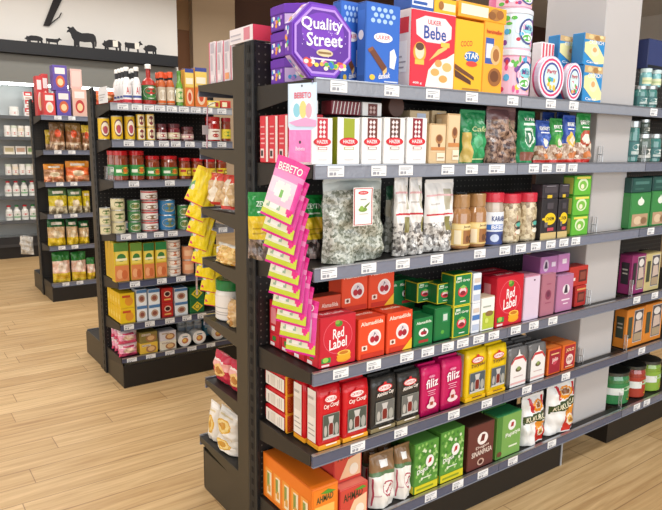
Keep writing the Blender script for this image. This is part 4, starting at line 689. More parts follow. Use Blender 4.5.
gry = lambda w, h: softpack(w, .07, h, '6C6A6A/p', f=[('p', [(.08, .02), (.92, .02), (.92, .62), (.74, .78), (.56, .84), (.5, .98), (.44, .84), (.26, .78), (.08, .62)], 'ECEAE8'), ('p', [(.1, .58), (.28, .72), (.72, .72), (.9, .58), (.9, .64), (.72, .79), (.28, .79), (.1, .64)], 'C83C40'), ('e', .5, .45, .16, .06, '5A5038'), ('e', .5, .48, .1, .05, '8A9A5C'), ('r', .25, .26, .75, .28, 'C8A8A8'), ('r', .1, .08, .9, .13, 'E0B0B0')], s=[('r', .1, .1, .9, .9, '7C7A7A')], seed=15)
pg1, xg, wg, hg = put((508.5, 527.5), 347, Z5, gry, 'tea_packet', 'grey tea packet with white arch beside the yellow ones', 'packet', Y=.02)
pg2, xgb, wgb, hgb = put((529, 546), 343, Z5, gry, 'tea_packet', 'grey tea packet with white arch beside the orange boxes', 'packet', Y=.02)
for k, (p_, x_, lab) in enumerate(((pg1, xg, 'grey tea packet in the second row by the yellow ones'), (pg2, xgb, 'grey tea packet in the second row by the orange boxes'))): place(p_, 'tea_packet', lab, 'packet', (x_, .098, Z5+EPS))
kb = lambda w, h: carton_flap(w, .06, h, 'D8641C', 'C85818', f=[('r', .1, .06, .95, .92, '9C1830'), ('e', .5, .5, .2, .14, 'C8485C'), ('t', 'Jolo', .3, .42, .75, .62, 'F4E0D8', .04), ('r', .2, .75, .8, .8, 'E8B880')], s=[('r', .1, .1, .9, .9, 'C05018')], t=[('r', .08, .08, .92, .92, 'E07830')])
kp, x, w, h = put((547.5, 561), 348, Z5, kb, 'tea_box', 'orange and crimson box beside the grey tea packets', 'box', Y=.02)
kp2, x2_, w2_, h2_ = put((562, 575.5), 344, Z5, lambda w, h: carton_flap(w, .06, h, 'D8641C', 'D06A28', f=[('r', .15, .08, .92, .94, 'A41C30'), ('t', 'JOLO', .25, .68, .85, .84, 'F4D8A0'), ('e', .55, .4, .26, .2, 'E8D0C8'), ('t', '100', .36, .34, .74, .48, '9C1830'), ('r', .25, .12, .8, .16, 'F0C8A0')], t=[('r', .08, .08, .92, .92, 'E07830')]), 'tea_box', 'orange and crimson box at the end of the packet row', 'box', Y=.02)
place(kp, 'tea_box', 'orange and crimson box in the second row behind', 'box', (x-.004, .085, Z5+EPS)); place(kp2, 'tea_box', 'orange and crimson box at the back by the pillar', 'box', (x2_, .085, Z5+EPS))
# ---- bottom shelf
a, b = x_on(312, .02, Z6+.1), x_on(338, .02, Z6+.1)
OCF = [('r', .06, .05, .94, .94, 'EE8420'), ('p', [(.1, .6), (.85, .6), (.85, .05), (.2, .05)], 'F4C060'), ('p', [(.5, .4), (.85, .4), (.85, .05), (.4, .05)], 'F8E8C8'), ('t', 'AHMAD', .16, .66, .8, .8, '2E4A2C', .04), ('p', [(.3, .86), (.6, .92), (.9, .84), (.6, .82)], '5A9A30'), ('e', .3, .4, .14, .1, '7A8A3C'), ('r', .2, .2, .5, .24, 'C87820')]
OCS = [('r', .02, .02, .98, .98, 'EA7C1C')]+[q for i in range(5) for q in (('r', .06+.185*i, .1, .2+.185*i, .72, 'F0A040'), ('r', .1+.185*i, .14, .19+.185*i, .66, 'F2E2C4'), ('r', .1+.185*i, .3, .15+.185*i, .62, '8A9A50'), ('r', .12+.185*i, .2, .17+.185*i, .36, 'D8A048'))]
place(carton_flap(b-a, .345, .185, 'E87A1C', 'E07018', f=OCF, s=OCS, t=[('r', .04, .04, .96, .96, 'E8781C')]), 'tea_case', 'large orange case of tea filling the bottom shelf by the rack end', 'box', ((a+b)/2, .02, Z6+EPS))
pb = lambda w, h: carton_flap(w, .1, h, 'C83C38', 'D85C50', f=[('r', .03, .04, .97, .96, 'D04838'), ('p', [(.2, .1), (.95, .1), (.95, .7), (.5, .6)], 'F0C8A0'), ('t', 'AHMAD', .12, .62, .8, .84, '3C3A20', .05), ('p', [(.5, .88), (.8, .94), (.95, .86), (.7, .84)], '5A9A30'), ('e', .7, .3, .16, .16, 'F4E8D8')], s=[('r', .05, .05, .95, .95, 'C84038')], t=[('r', .03, .04, .97, .96, 'E07868')])
pp, x, w, h = put((339.5, 368), 486, Z6, pb, 'tea_box', 'lower red fruit tea box beside the orange case', 'box', Y=.02)
place(pp, 'tea_box', 'upper red fruit tea box stacked beside the orange case', 'box', (x, .06, Z6+h+EPS*2))
wh = lambda w, h: pouch(w, h, .075, [(.62, 'EDEAE4/p'), (.7, '5A7A54/p'), (1, '8A6A48/p')], f=[('e', .6, .36, .24, .15, 'A83C50'), ('e', .6, .36, .2, .12, 'F0ECE8'), ('p', [(.46, .3), (.52, .28), (.74, .42), (.68, .44)], 'A83C50'), ('r', .06, .25, .3, .28, 'C8A8B0'), ('r', .02, .05, .06, .6, 'B84C60'), ('r', .35, .78, .62, .9, 'E8E8E6')], kind='gusset', seed=51, wob=.004, seam='8A6A48/p')
putc((371, 396), 455, Z6, wh, 'rice_bag', 'white bag with brown top and red ring beside the fruit tea', 'bag'); putc((397, 413), 448, Z6, wh, 'rice_bag', 'white bag with brown top and red ring by the green boxes', 'bag')
pw_ = wh(.07, .19)
for k, (px, lab) in enumerate(((370, 'brown topped bag in the second row by the fruit tea'), (384, 'brown topped bag in the second row by the green boxes'))): place(pw_, 'rice_bag', lab, 'bag', (x_on(px, .15, Z6+.15), .15, Z6+EPS))
C5 = random.Random(5)
GL_ = [('e', C5.uniform(.06, .94), C5.uniform(.22, .96), .045, .032, C5.choice(['5CA038', '8CC060', '3C7C2C', 'A8D080', '4A8C30', 'DCE8C8'])) for _ in range(95)]
gt = lambda w, h: carton_flap(w, .1, h, '4E8C34', '5A9A3C', f=[('r', .02, .01, .98, .99, '569438')]+GL_+[('r', .02, .01, .98, .16, 'D8CC20'), ('r', .1, .06, .8, .1, '8A9A1C'), ('e', .62, .6, .17, .12, 'F0F0EC'), ('p', [(.54, .55), (.6, .66), (.7, .66), (.68, .58)], 'B83030'), ('t', 'Dogus', .1, .36, .56, .48, 'F4F6F0', .05), ('r', .3, .28, .7, .3, 'E8F0E0')], s=[('r', .02, .02, .98, .98, '4A8430'), ('r', .02, .01, .98, .16, 'C8BC20')], t=[('r', .04, .04, .96, .96, '5E9C44')])
pg, x, w, h = put((414, 438.5), 442, Z6, gt, 'tea_box', 'green leaf tea box with yellow foot beside the white bags', 'box', Y=.02)
pg_, x2_, w2_, h2_ = put((440, 464), 430, Z6, gt, 'tea_box', 'green leaf tea box with yellow foot beside the brown box', 'box', Y=.02)
place(pg, 'tea_box', 'green leaf tea box in the second row by the bags', 'box', (x, .128, Z6+EPS)); place(pg_, 'tea_box', 'green leaf tea box in the second row by the brown box', 'box', (x2_, .128, Z6+EPS))
br = lambda w, h: carton_flap(w, .1, h, '5E2C24', '4A2A20', f=[('r', .02, .01, .98, .99, '64302A'), ('e', .55, .66, .2, .14, 'F0E8E4'), ('p', [(.45, .6), (.52, .76), (.64, .74), (.6, .6)], '6A2420'), ('t', 'Dogus', .3, .42, .8, .5, 'E0CCC0', .03), ('t', 'SINANPASA', .15, .28, .92, .4, 'E8D8CC', .03), ('e', .5, .14, .13, .08, 'C8A898'), ('e', .5, .14, .08, .05, '4A1C18')], s=[('r', .03, .03, .97, .97, '54281F')], t=[('r', .05, .05, .95, .95, '3E2A20')])
pbr, x, w, h = put((467.5, 494), 424, Z6, br, 'tea_box', 'dark brown tea box between the green tea boxes', 'box', Y=.02)
place(pbr, 'tea_box', 'dark brown tea box in the second row behind', 'box', (x, .128, Z6+EPS))
g2 = lambda w, h: carton_flap(w, .08, h, '6A9C48', '3E8A50', f=[('r', .02, .01, .98, .99, '78A854'), ('e', .6, .72, .16, .12, 'F0F0EC'), ('p', [(.54, .68), (.58, .78), (.68, .78), (.66, .68)], 'A82C30'), ('t', 'Papatya', .35, .42, .95, .55, 'EFF4E6', .05), ('r', .5, .2, .85, .24, 'E0ECD0'), ('r', .02, .01, .2, .99, '4A8438'), ('e', .12, .12, .1, .06, '6A3C28')], s=[('r', .05, .05, .95, .95, '5A8C3C')], t=[('r', .05, .05, .95, .95, '2E8450')])
pg3, x, w, h = put((496.5, 521), 414, Z6, g2, 'tea_box', 'pale green herbal tea box beside the coffee bags', 'box', Y=.02)
place(pg3, 'tea_box', 'pale green herbal tea box in the second row', 'box', (x, .108, Z6+EPS))
def kurk(seed): return lambda w, h: pouch(w, h, .07, [(1, 'EAEAE8/p')], f=[('p', [(.44, .02), (.94, .02), (.94, .5), (.5, .46)], 'C82C20'), ('p', [(.5, .3), (.94, .34), (.94, .5), (.5, .46)], 'E0902C'), ('e', .7, .24, .16, .11, 'F2E6D0'), ('e', .7, .24, .11, .075, 'E0B060'), ('e', .7, .23, .06, .04, '9A6A2C'), ('p', [(.05, .46), (.98, .5), (.98, .68), (.05, .62)], '3A4A28'), ('t', 'KUKURCU', .12, .5, .92, .6, 'E8E0C0', .03), ('e', .6, .8, .26, .12, 'E8901C'), ('e', .6, .82, .17, .07, 'D8C8B0'), ('e', .6, .82, .13, .05, '8A5428'), ('p', [(.24, .98), (.34, .98), (.42, .68), (.32, .68)], 'C02030'), ('p', [(.82, .98), (.94, .98), (.96, .7), (.86, .7)], 'C02030')], seed=seed, wob=.006, seam='E8E6E2/p')
putc((523, 545), 397, Z6, kurk(61), 'coffee_bag', 'white and orange coffee bag beside the herbal tea box', 'bag'); putc((547, 575), 384, Z6, kurk(62), 'coffee_bag', 'larger white coffee bag with cup picture next to the pillar', 'bag')
w, h, x = on(526, 546, 390, Z6, .12); place(kurk(63)(w, h), 'coffee_bag', 'white coffee bag with red stripe in the second row', 'bag', (x, .15, Z6+EPS))
# ---- bay beyond the pillar
def tealjar(w, h): return jar(w/2, h, '3C7A74/g', 'A8ACAC/m', '2E5C5C', [('r', .1, .1, .9, .9, '3A7070'), ('e', .5, .6, .26, .2, 'DDE4E0'), ('r', .2, .15, .8, .35, 'B8C4C0')], lidh=.14)
xs_ = lambda px, z, y=.03: x_on(px, y, z)
def row2(specs, z):
    for (pxs, py, mk, nm, lab, cat, rd) in specs: (putc if rd else put)(pxs, py, z, mk, nm, lab, cat, Y=.034)
row2([((641, 649), 86, tealjar, 'jar', 'teal jar with pale lid on the top shelf past the pillar', 'jar', 1), ((650.5, 659), 86, tealjar, 'jar', 'second teal jar past the pillar on the top shelf', 'jar', 1)], Z1)
w, h, x = on(641, 649, 86, Z1, .03); zt = Z1+h+EPS*2
tj = jar(.028, .085, '7AB8BC/g', 'C8DCDC/p', 'D8DCB8', [('r', 0, .3, 1, .6, 'B8C890')])
for k, px in enumerate((645, 654.5)): place(tj, 'jar', ('pale teal jar with cream label atop the first teal jar', 'pale teal jar with cream label atop the second teal jar')[k], 'jar', (x_on(px, .058, Z1+.1), .06, zt))
place(carton_flap(.15, .06, .14, '2A3460', '22305C', f=[('r', .02, .02, .98, .98, '2C3868'), ('r', .02, .02, .98, .12, '14181E')], s=[('r', 0, 0, .12, 1, 'B050A0')]), 'gift_box', 'tall dark navy box on top of the jars past the pillar', 'box', (x_on(656, .05, zt+.2), .045, zt+.087))
row2([((633, 641), 121, tealjar, 'jar', 'tall teal jar at the wire divider, second shelf past the pillar', 'jar', 1), ((643, 653), 134, lambda w, h: jar(w/2, h, '5A6A62/g', 'B4B8B8/m', '46504A', [('e', .5, .6, .3, .26, 'E6E6E0'), ('r', .1, .05, .9, .3, 'CFCFC8')], lidh=.14), 'jar', 'dark jar with grey lid and pale label past the pillar', 'jar', 1), ((654.5, 663), 134, tealjar, 'jar', 'outermost teal jar on the second shelf past the pillar', 'jar', 1)], Z2)
w, h, x = on(643, 653, 134, Z2, .03)
place(jar(.03, .07, '4A5A52/g', 'B4B8B8/m', '46504A', [('e', .5, .5, .3, .3, 'DDDDD4')], lidh=.2), 'jar', 'small dark jar stacked on the grey lidded jar', 'jar', (x, .065, Z2+h+EPS*2))
grb = lambda w, h: carton(w, .06, h, '2E7A3C', f=[('r', .03, .03, .97, .97, '3C8A48'), ('e', .5, .74, .16, .1, 'E8F0E4'), ('p', [(.36, .7), (.64, .7), (.5, .9)], 'E8F0E4'), ('r', .1, .05, .9, .4, 'B89878'), ('e', .4, .22, .2, .12, 'D8C0A0'), ('e', .7, .2, .16, .1, '8A6A4C')], s=[('r', .1, .1, .9, .9, '3A7A44')])
pa, xa, wa, ha = put((630, 650), 193, Z3, grb, 'tea_box', 'green tea box with white crown badge past the pillar', 'box', Y=.02)
pb_, xb, wb_, hb_ = put((651, 668), 191, Z3, grb, 'tea_box', 'outer green tea box with crown badge past the pillar', 'box', Y=.02)
dk = lambda w, h: carton(w, .06, h, '1C4440', f=[('r', .05, .05, .95, .95, '225048'), ('r', .15, .55, .85, .75, '4A7870'), ('r', .15, .2, .6, .3, '3A685E')])
place(dk(wa, .075), 'tea_box', 'dark teal box stacked on the crown badge box', 'box', (xa, .022, Z3+ha+EPS*2)); place(dk(wb_, .075), 'tea_box', 'dark teal box stacked on the outer crown badge box', 'box', (xb, .022, Z3+hb_+EPS*2))
def peri(c, c2, fig='2E2A30'): return lambda w, h: carton_flap(w, .07, h, c, c2, f=[('r', .4, .1, .92, .94, 'C8C4C0'), ('r', .42, .12, .9, .92, '4E4A50'), ('e', .66, .78, .18, .1, 'DDD8D4'), ('p', [(.5, .66), (.82, .66), (.88, .4), (.48, .36)], 'C8B4A8'), ('r', .44, .14, .88, .34, 'A89478'), ('r', .08, .25, .3, .8, fig)], s=[('r', .2, .25, .8, .8, fig), ('r', .3, .5, .7, .54, 'A8A49C'), ('r', .3, .6, .7, .64, 'A8A49C')])
put((629, 643), 255, Z4, peri('8C2C64', '702450'), 'tea_box', 'magenta tea box with portrait picture past the pillar', 'box', Y=.034, xmin=2.026)
put((645, 660), 253, Z4, peri('C8B880', 'A89868', '3C4434'), 'tea_box', 'cream tea box with portrait beside the magenta one', 'box', Y=.034)
for px, lab in ((630, 'dark green jar behind the magenta tea box'), (645, 'dark green jar behind the cream tea box')): place(jar(.035, .19, '1E3A34/g', '2A3432/p', '2A4C44', [('r', .1, .4, .9, .6, '4A6A60')], lidh=.12), 'jar', lab, 'jar', (x_on(px, .16, Z4+.15), .16, Z4+EPS))
put((623, 641), 309, Z5, peri('D8842C', 'B86C20', '3A4438'), 'tea_box', 'orange tea box with portrait at the wire divider', 'box', Y=.034, xmin=2.026)
put((644, 662), 303, Z5, peri('D8842C', 'B86C20', '3A4438'), 'tea_box', 'orange tea box with portrait, outer one', 'box', Y=.034)
def pick(c, c2): return lambda w, h: jar(w/2, h, c, '5A5E5C/m', c2, [('r', .1, .45, .42, .8, 'E2E6E2'), ('e', .66, .25, .16, .16, 'D8A030'), ('e', .55, .75, .2, .12, 'A8C8A0')], lidh=.09, v0=.04, v1=.85)
putc((614, 633.5), 372, Z6, pick('2E7A44/g', '2F8048'), 'pickle_jar', 'green pickle jar at the wire divider on the lowest shelf', 'jar', Y=.034)
putc((635, 648.5), 366, Z6, pick('9A2C20/g', 'A83824'), 'pickle_jar', 'red sauce jar between two green jars, lowest shelf', 'jar', Y=.03)
putc((650, 664), 361, Z6, pick('7AA030/g', '88AC3C'), 'pickle_jar', 'lime green jar beside the red sauce jar', 'jar', Y=.03)
# ---- candy strip hanging at the near corner
VN = Vector((-.56, -.83, 0)).normalized(); VR = Vector((.83, -.56, 0)).normalized()
def on_plane(px, py, c):                  # point of the plane through the corner, c metres in front of it, seen in a pixel
    d = ray(px, py); n = VN; p0 = VN*c; return CAM+d*((p0-CAM).dot(n)/d.dot(n))
ang = math.atan2(VR.y, VR.x)
def local(P, c, zc): return ((P-VN*c).dot(VR), P.z-zc)
zc = 1.62; hc = [on_plane(px, py, .06) for px, py in ((288, 84), (317, 82), (317, 126), (310, 131), (311, 160), (288, 160), (290, 131), (288, 126))]
m = MB(); lp = [local(P, .06, zc) for P in hc]; m.prism(lp, 0, .0015, 'C8DCEC')
u0, v0 = local(on_plane(288, 127, .06), .06, zc); u1, v1 = local(on_plane(317, 83, .06), .06, zc); F = plane((u0, 0, v0), (u1-u0, 0, 0), (0, 0, v1-v0), (0, -1, 0))
m.draw(F, [('r', .03, .03, .97, .97, 'D2E2F0'), ('e', .5, .4, .42, .28, 'E8F2F8'), ('e', .3, .38, .12, .16, '8CC8D8'), ('e', .52, .4, .12, .2, 'E8D080'), ('e', .72, .38, .11, .17, 'E8A8B8'), ('t', 'BEBETO', .22, .64, .8, .78, 'D84860', .02), ('e', .48, .93, .025, .025, '30343C'), ('p', [(.02, .1), (.3, .02), (.98, .02), (.98, .16), (.6, .22)], 'F0A0C8')])
q = MB(); ub, vb = local(on_plane(289, 361, .06), .06, zc); ua, va = local(on_plane(311, 130, .06), .06, zc); uc, vc = local(on_plane(289, 130, .06), .06, zc)
ut, vt = local(on_plane(297, 162, .06), .06, zc)
q.prism([(uc, vc), (ua, va), (ua, vt), (uc, vt)], -.002, -.0006, 'EA84BC/p'); F = plane((uc, -.002, vt), (ua-uc, 0, 0), (0, 0, va-vt), (0, -1, 0)); q.draw(F, [('e', .5, .62, .05, .05, '3A3440'), ('t', 'Bebeto', .3, .36, .72, .48, 'F8D8EC')])
q.prism([(uc+.03, vt), (uc+.045, vt), (uc+.045, vb+.1), (uc+.03, vb+.1)], .0645, .066, 'D8D4DC/p')
hk = MB(); hk.tube([(uc+.07, -.004, .158), (uc+.07, .02, .166), (uc+.07, .058, .16)], .0022, 'C8CACC/m')
place(Proto([('header_card', m.mesh('header_card')), ('hook', hk.mesh('hook')), ('hanging_tape', q.mesh('hanging_tape'))]), 'clip_strip', 'hanging candy strip with pale blue header card at the rack corner', 'display strip', tuple(VN*.06+Vector((0, 0, zc))), ang)
BW, BH = .11, .19
beb = pouch(BW, BH, .008, [(.04, 'D8208C/p'), (.11, 'C4D23C/p'), (.27, 'E6E6CC/p'), (.4, 'EFC4DC/p'), (.68, 'F0D4E4/p'), (.8, 'EC8CC4/p'), (.93, 'E8409C/p'), (1, 'E0288C/p')], f=[('t', 'BEBETO', .12, .79, .88, .91, 'F8F4F0', .02), ('r', .78, .04, .98, .2, 'C8D640'), ('r', .84, .2, .98, .7, 'E048A4'), ('r', .3, .73, .7, .76, '5AB048'), ('e', .34, .5, .16, .14, 'F4F2EC'), ('e', .58, .48, .15, .15, 'F2F0E8'), ('e', .46, .43, .06, .07, '78B858'), ('e', .34, .2, .24, .05, '9CB89C'), ('e', .34, .21, .18, .03, 'F0F2EC'), ('e', .84, .2, .1, .06, 'E8308C')], kind='pillow', seed=71, wob=.0006, nu=20, nv=24)
ORD = ['topmost', 'second', 'third', 'fourth', 'fifth', 'sixth', 'seventh', 'eighth', 'ninth', 'lowest']
BL = [((263, 217), (287, 223)), ((264, 233), (289, 240)), ((265, 248), (291, 255)), ((267, 263), (293, 270)), ((268, 279), (297, 286)), ((268, 292), (299, 302)), ((272, 306), (301, 316)), ((278, 320), (303, 329)), ((281, 334), (307, 346)), ((287, 347), (313, 361))]
BA = [20, 18, 16, 14, 12, 10, 8, 7, 5, 4]
for k in range(10):
    (xa, ya), (xb, yb) = BL[k]; yaw = math.radians(-60); tilt = math.radians(BA[k]); dr = Vector((math.cos(yaw), math.sin(yaw), 0)); nrm = Vector((math.sin(yaw), -math.cos(yaw), 0))
    d_ = ray((xa+xb)/2, (ya+yb)/2); P = CAM+d_*((.034+.0138*(9-k)-CAM.dot(nrm))/d_.dot(nrm))          # middle of the packet's lower edge
    wd = abs(prj(P+dr*.05)[0]-prj(P-dr*.05)[0])/.1
    M = Matrix.Translation(P) @ Matrix.Rotation(yaw, 4, 'Z') @ Matrix.Rotation(tilt, 4, 'Y')
    o = place(beb, 'hanging_candy_packet', f'{ORD[k]} pink and lime candy packet on the hanging strip', 'packet', (0, 0, 0)); o.matrix_world = M
# ================================================================== middle rack
MY = GY+.02
def mp(px, py, z, mk, name, label, cat, rd=False, Y=None, **k): return (putc if rd else put)(px, py, z, mk, name, label, cat, Y=MY if Y is None else Y, **k)
def stackup(p, x, y, z, n, name, labels, cat, hh=None, jit=.002, z0=None):
    """copies of p on top of one standing at z"""
    for k in range(n): place(p, name, labels[k], cat, (x+random.uniform(-jit, jit), y, z+(k+1)*((hh or p.h)+EPS)+EPS))
G1, G2, G3, G4, G5, G6, G7 = ZG
# top shelf
a1 = lambda w, h: bottle(w/2*.98, h, 'EDEBEA/g', 'F2F0EC/p', 'F2F0F0', [('t', 'A1', .36, .5, .64, .88, 'C02838'), ('r', .1, .3, .9, .42, '4C5C9C'), ('r', .05, .02, .95, .2, 'C8303C')], shoulder=.56, neck=.5, cap0=.9, v0=.02, v1=.52, capr=.62, band='26262A')
p, x, y, h = mp((123, 132.5), 67, G1, a1, 'sauce_bottle', 'white sauce bottle with black neck, front one nearest the price card', 'bottle', True)
p2, x2, y2, h2 = mp((133, 142), 67, G1, a1, 'sauce_bottle', 'white sauce bottle with black neck beside the ketchup', 'bottle', True)
ra = ['second', 'third', 'fourth']
for k in range(3): place(p, 'sauce_bottle', f'black necked sauce bottle, {ra[k]} in the file nearest the price card', 'bottle', (x, y+(k+1)*(p.d+.006), G1+EPS)); place(p, 'sauce_bottle', f'black necked sauce bottle, {ra[k]} in the file behind the ketchup side one', 'bottle', (x2, y2+(k+1)*(p.d+.006), G1+EPS))
kt = lambda w, h: bottle(w/2, h, 'A8281C/p', 'F0ECE6/p', '2E6A34', [('e', .5, .5, .34, .42, 'F2EEE0'), ('e', .5, .6, .24, .2, 'C02820'), ('r', .3, .15, .7, .32, '3C8A3C')], shoulder=.5, neck=.3, cap0=.9, v0=.12, v1=.48, capr=.42)
mp((143, 157.5), 64, G1, kt, 'ketchup_bottle', 'tall red ketchup bottle with white cap and green label', 'bottle', True)
ob = lambda w, h: bottle(w/2, h, 'B85A28/p', 'E2582C/p', 'C8B8A0', [('e', .5, .5, .3, .34, 'E8E0D0'), ('r', .1, .05, .9, .2, 'D8641C')], shoulder=.6, neck=.5, cap0=.84, v0=.05, v1=.55, capr=.7, band='1C1A1C')
for i, (a, b_) in enumerate(((158.5, 166.5), (167, 175.5))):
    p, x, y, h = mp((a, b_), 72, G1, ob, 'sauce_bottle', ('orange topped hot sauce bottle beside the ketchup', 'orange topped hot sauce bottle beside the green bottle')[i], 'bottle', True)
    place(p, 'sauce_bottle', ('orange topped bottle behind the ketchup side hot sauce', 'orange topped bottle behind the hot sauce at the green bottle')[i], 'bottle', (x, y+p.d+.006, G1+EPS))
mp((176.5, 184), 71, G1, lambda w, h: bottle(w/2, h, '5E9A30/g', '4C8A2C/p', 'D8DCA8', [('e', .5, .5, .3, .3, '4C9A3C')], shoulder=.55, neck=.5, cap0=.88), 'sauce_bottle', 'slim green sauce bottle beside the yellow and blue cartons', 'bottle', True)
ybx = lambda w, h: carton_flap(w, .07, h, 'E0A030', '4C5490', f=[('r', 0, .9, 1, 1, '3C4890'), ('r', 0, .52, 1, .9, 'E8C860'), ('r', .1, .6, .9, .76, 'F0E8D0'), ('r', 0, .0, 1, .5, 'D8702C'), ('e', .5, .26, .35, .2, 'E8C8A8'), ('e', .5, .26, .2, .12, 'C84828')])
mp((185, 194), 69, G1, ybx, 'juice_carton', 'yellow and orange carton with blue top by the green bottle', 'carton'); mp((195, 207), 68, G1, ybx, 'juice_carton', 'yellow and orange carton with blue top, second one', 'carton')
for i, (a, b_, c, lab) in enumerate(((207, 220, 'E2C84C', 'flat yellow box lying beside the upright cartons'), (221, 231, 'C84438', 'flat red and yellow box at the end of the bottle shelf'))):
    mp((a, b_), 101, G1, lambda w, h: carton(w, .09, h, c, f=[('r', .1, .2, .6, .8, 'F0E8C0'), ('r', .65, .2, .9, .8, 'B83028')]), 'spice_box', lab, 'box')
bagm = lambda c, s: pouch(.13, .09, .06, [(.3, 'C8482C/p'), (.7, c), (1, 'D8643C/p')], f=[('e', .5, .45, .2, .2, 'E8C8A0')], kind='pillow', seed=s, wob=.006)
place(bagm('D87A3C/p', 3), 'snack_bag', 'orange snack bag lying behind the post beside the sauce bottles', 'bag', (x_on(106, GY+.25, 1.9), GY+.25, G1+EPS))
# second shelf
yt = lambda w, h: can(w/2, h, 'E0B81C', [('e', .5, .5, .26, .36, '6A2438'), ('e', .5, .5, .22, .3, 'EEE4D0'), ('e', .5, .45, .13, .18, 'B0485C')], top='D8B020')
for i, (a, b_) in enumerate(((99, 111), (112.5, 124), (125.5, 136))): mp((a, b_), (118, 116, 116)[i], G2, yt, 'food_can', ('yellow can with oval badge nearest the post, second shelf', 'yellow can with oval badge, middle of the three larger', 'yellow can with oval badge beside the small stacked pair')[i], 'can', True, Y=MY+(.03, 0, 0)[i])
ys = lambda w, h: can(w/2, h, 'E4BC20', [('r', .2, .1, .8, .9, 'F0E4C0'), ('e', .5, .5, .18, .34, '7A2C30')], top='D8B020')
for i, (a, b_) in enumerate(((137.5, 146), (147, 156))):
    p, x, y, h = mp((a, b_), 127.5, G2, ys, 'food_can', ('lower small yellow can beside the large yellow ones', 'lower small yellow can beside the dark red jars')[i], 'can', True)
    stackup(p, x, y, G2, 1, 'food_can', [('upper small yellow can beside the large yellow ones', 'upper small yellow can beside the dark red jars')[i]], 'can')
for i, px in enumerate((131, 141, 151)): place(p, 'food_can', ('yellow lidded can in the back row above the badge cans', 'yellow lidded can in the back row, middle', 'yellow lidded can in the back row by the red jars')[i], 'can', (x_on(px, MY+.14, G2+.1), MY+.14, G2+EPS+0*h))
dj = lambda c, lab: lambda w, h: jar(w/2, h, c, '5A2C30/p', lab, [('r', .1, .3, .9, .7, 'F0E4D0'), ('e', .5, .5, .2, .22, 'A83040')], lidh=.2)
for i, (a, b_, c, l_, lab) in enumerate(((157.5, 168, '6A2428/g', 'D8C8C0', 'dark red jar beside the small yellow cans'), (169, 181.5, '7A2830/g', 'D8CCA8', 'dark red jar with cream label, middle of three'), (182.5, 195, '5E3430/g', 'C8A0A0', 'squat brown jar with pink label beside the gap'))):
    p, x, y, h = mp((a, b_), (124, 124, 127)[i], G2, dj(c, l_), 'jam_jar', lab, 'jar', True)
    if i < 2: place(p, 'jam_jar', ('dark red jar in the second row behind the first', 'dark red jar in the second row behind the middle one')[i], 'jar', (x+.01, y+p.d+.01, G2+EPS))
rj = lambda w, h: jar(w/2, h, 'B02018/g', 'C82820/p', 'EFE6DA', [('e', .5, .55, .26, .32, 'D8C8A8'), ('e', .5, .4, .14, .16, 'B83028'), ('r', .35, .75, .65, .82, '8A3028')], lidh=.14, v0=.1, v1=.7)
mp((208, 222), 117, G2, rj, 'sauce_jar', 'tall red sauce jar with cream label hanging strip passes by', 'jar', True)
mp((223, 232), 118, G2, lambda w, h: jar(w/2, h, '8A3A28/g', 'A8282C/p', 'E0CC3C', [('e', .5, .5, .3, .26, '58883C')], lidh=.14), 'sauce_jar', 'red lidded jar with yellow label at the shelf end', 'jar', True)
# third shelf
pk_ = lambda lab, ops: lambda w, h: jar(w/2, h, '8A3C20/g', 'C01C20/p', lab, ops, lidh=.13, v0=.22, v1=.72)
LG = [('r', 0, 0, 1, 1, '2E8A40'), ('e', .62, .5, .2, .32, 'E8B838'), ('e', .62, .5, .12, .2, 'D8702C'), ('r', .2, .3, .44, .6, 'E6EEDC')]
LY = [('r', 0, 0, 1, 1, 'E2C428'), ('r', .15, .5, .45, .8, 'B83028'), ('r', .5, .2, .85, .7, '8A6A20'), ('r', .56, .3, .8, .6, 'EEDC70')]
ro = ['nearest the post', 'second from the post', 'third from the post', 'fourth from the post']
for i, (a, b_) in enumerate(((115, 129.5), (130.5, 146), (147, 161.5), (162.5, 179.5))):
    p, x, y, h = mp((a, b_), (151, 151, 156, 156)[i], G3, pk_('2E8A40', LG), 'pickle_jar', f'red lidded jar with green label, {ro[i]} on the third shelf', 'jar', True)
    if i < 2: place(p, 'pickle_jar', f'red lidded jar in the second row, behind the one {ro[i]}', 'jar', (x-.01, y+p.d+.006, G3+EPS))
for i, (a, b_) in enumerate(((180.5, 192), (193, 204.5), (205.5, 217), (218, 228))): mp((a, b_), (158, 158.5, 159, 159)[i], G3, pk_('E2C428', LY), 'pickle_jar', ('red lidded jar with yellow label beside the green labelled ones', 'red lidded jar with yellow label, second of four', 'red lidded jar with yellow label, third of four behind the strip', 'red lidded jar with yellow label at the third shelf end')[i], 'jar', True)
# fourth shelf: stacked cans
def canstack(px, tops, z, n, col, ops, desc, at_, r=None):
    a, b_ = px; zt = at(1, MY, (a+b_)/2, tops).z; hh = (zt-z)/n-EPS
    w = x_on(b_, MY, z+.05)-x_on(a, MY, z+.05)-.003; x = (x_on(b_, MY, z+.05)+x_on(a, MY, z+.05))/2
    p = can(w/2, hh, col, ops); lv = {1: ['single'], 2: ['lower', 'upper'], 3: ['lowest', 'middle', 'topmost'], 4: ['lowest', 'second', 'third', 'topmost']}[n]
    for k in range(n): place(p, 'food_can', f'{lv[k]} {desc} can in the stack {at_}', 'can', (x+random.uniform(-.001, .001), MY+w/2, z+EPS+k*(hh+EPS)))
    return p, x, w, hh
OPB = [('r', .02, .2, .98, .85, 'D8CFA8'), ('e', .5, .5, .25, .24, '6E8A4C'), ('r', .3, .6, .7, .72, '4C5C30')]
OPG = [('r', .02, .1, .98, .9, '3C7A44'), ('e', .5, .45, .28, .3, 'D8D8C0'), ('e', .5, .42, .2, .18, '8A8A4C')]
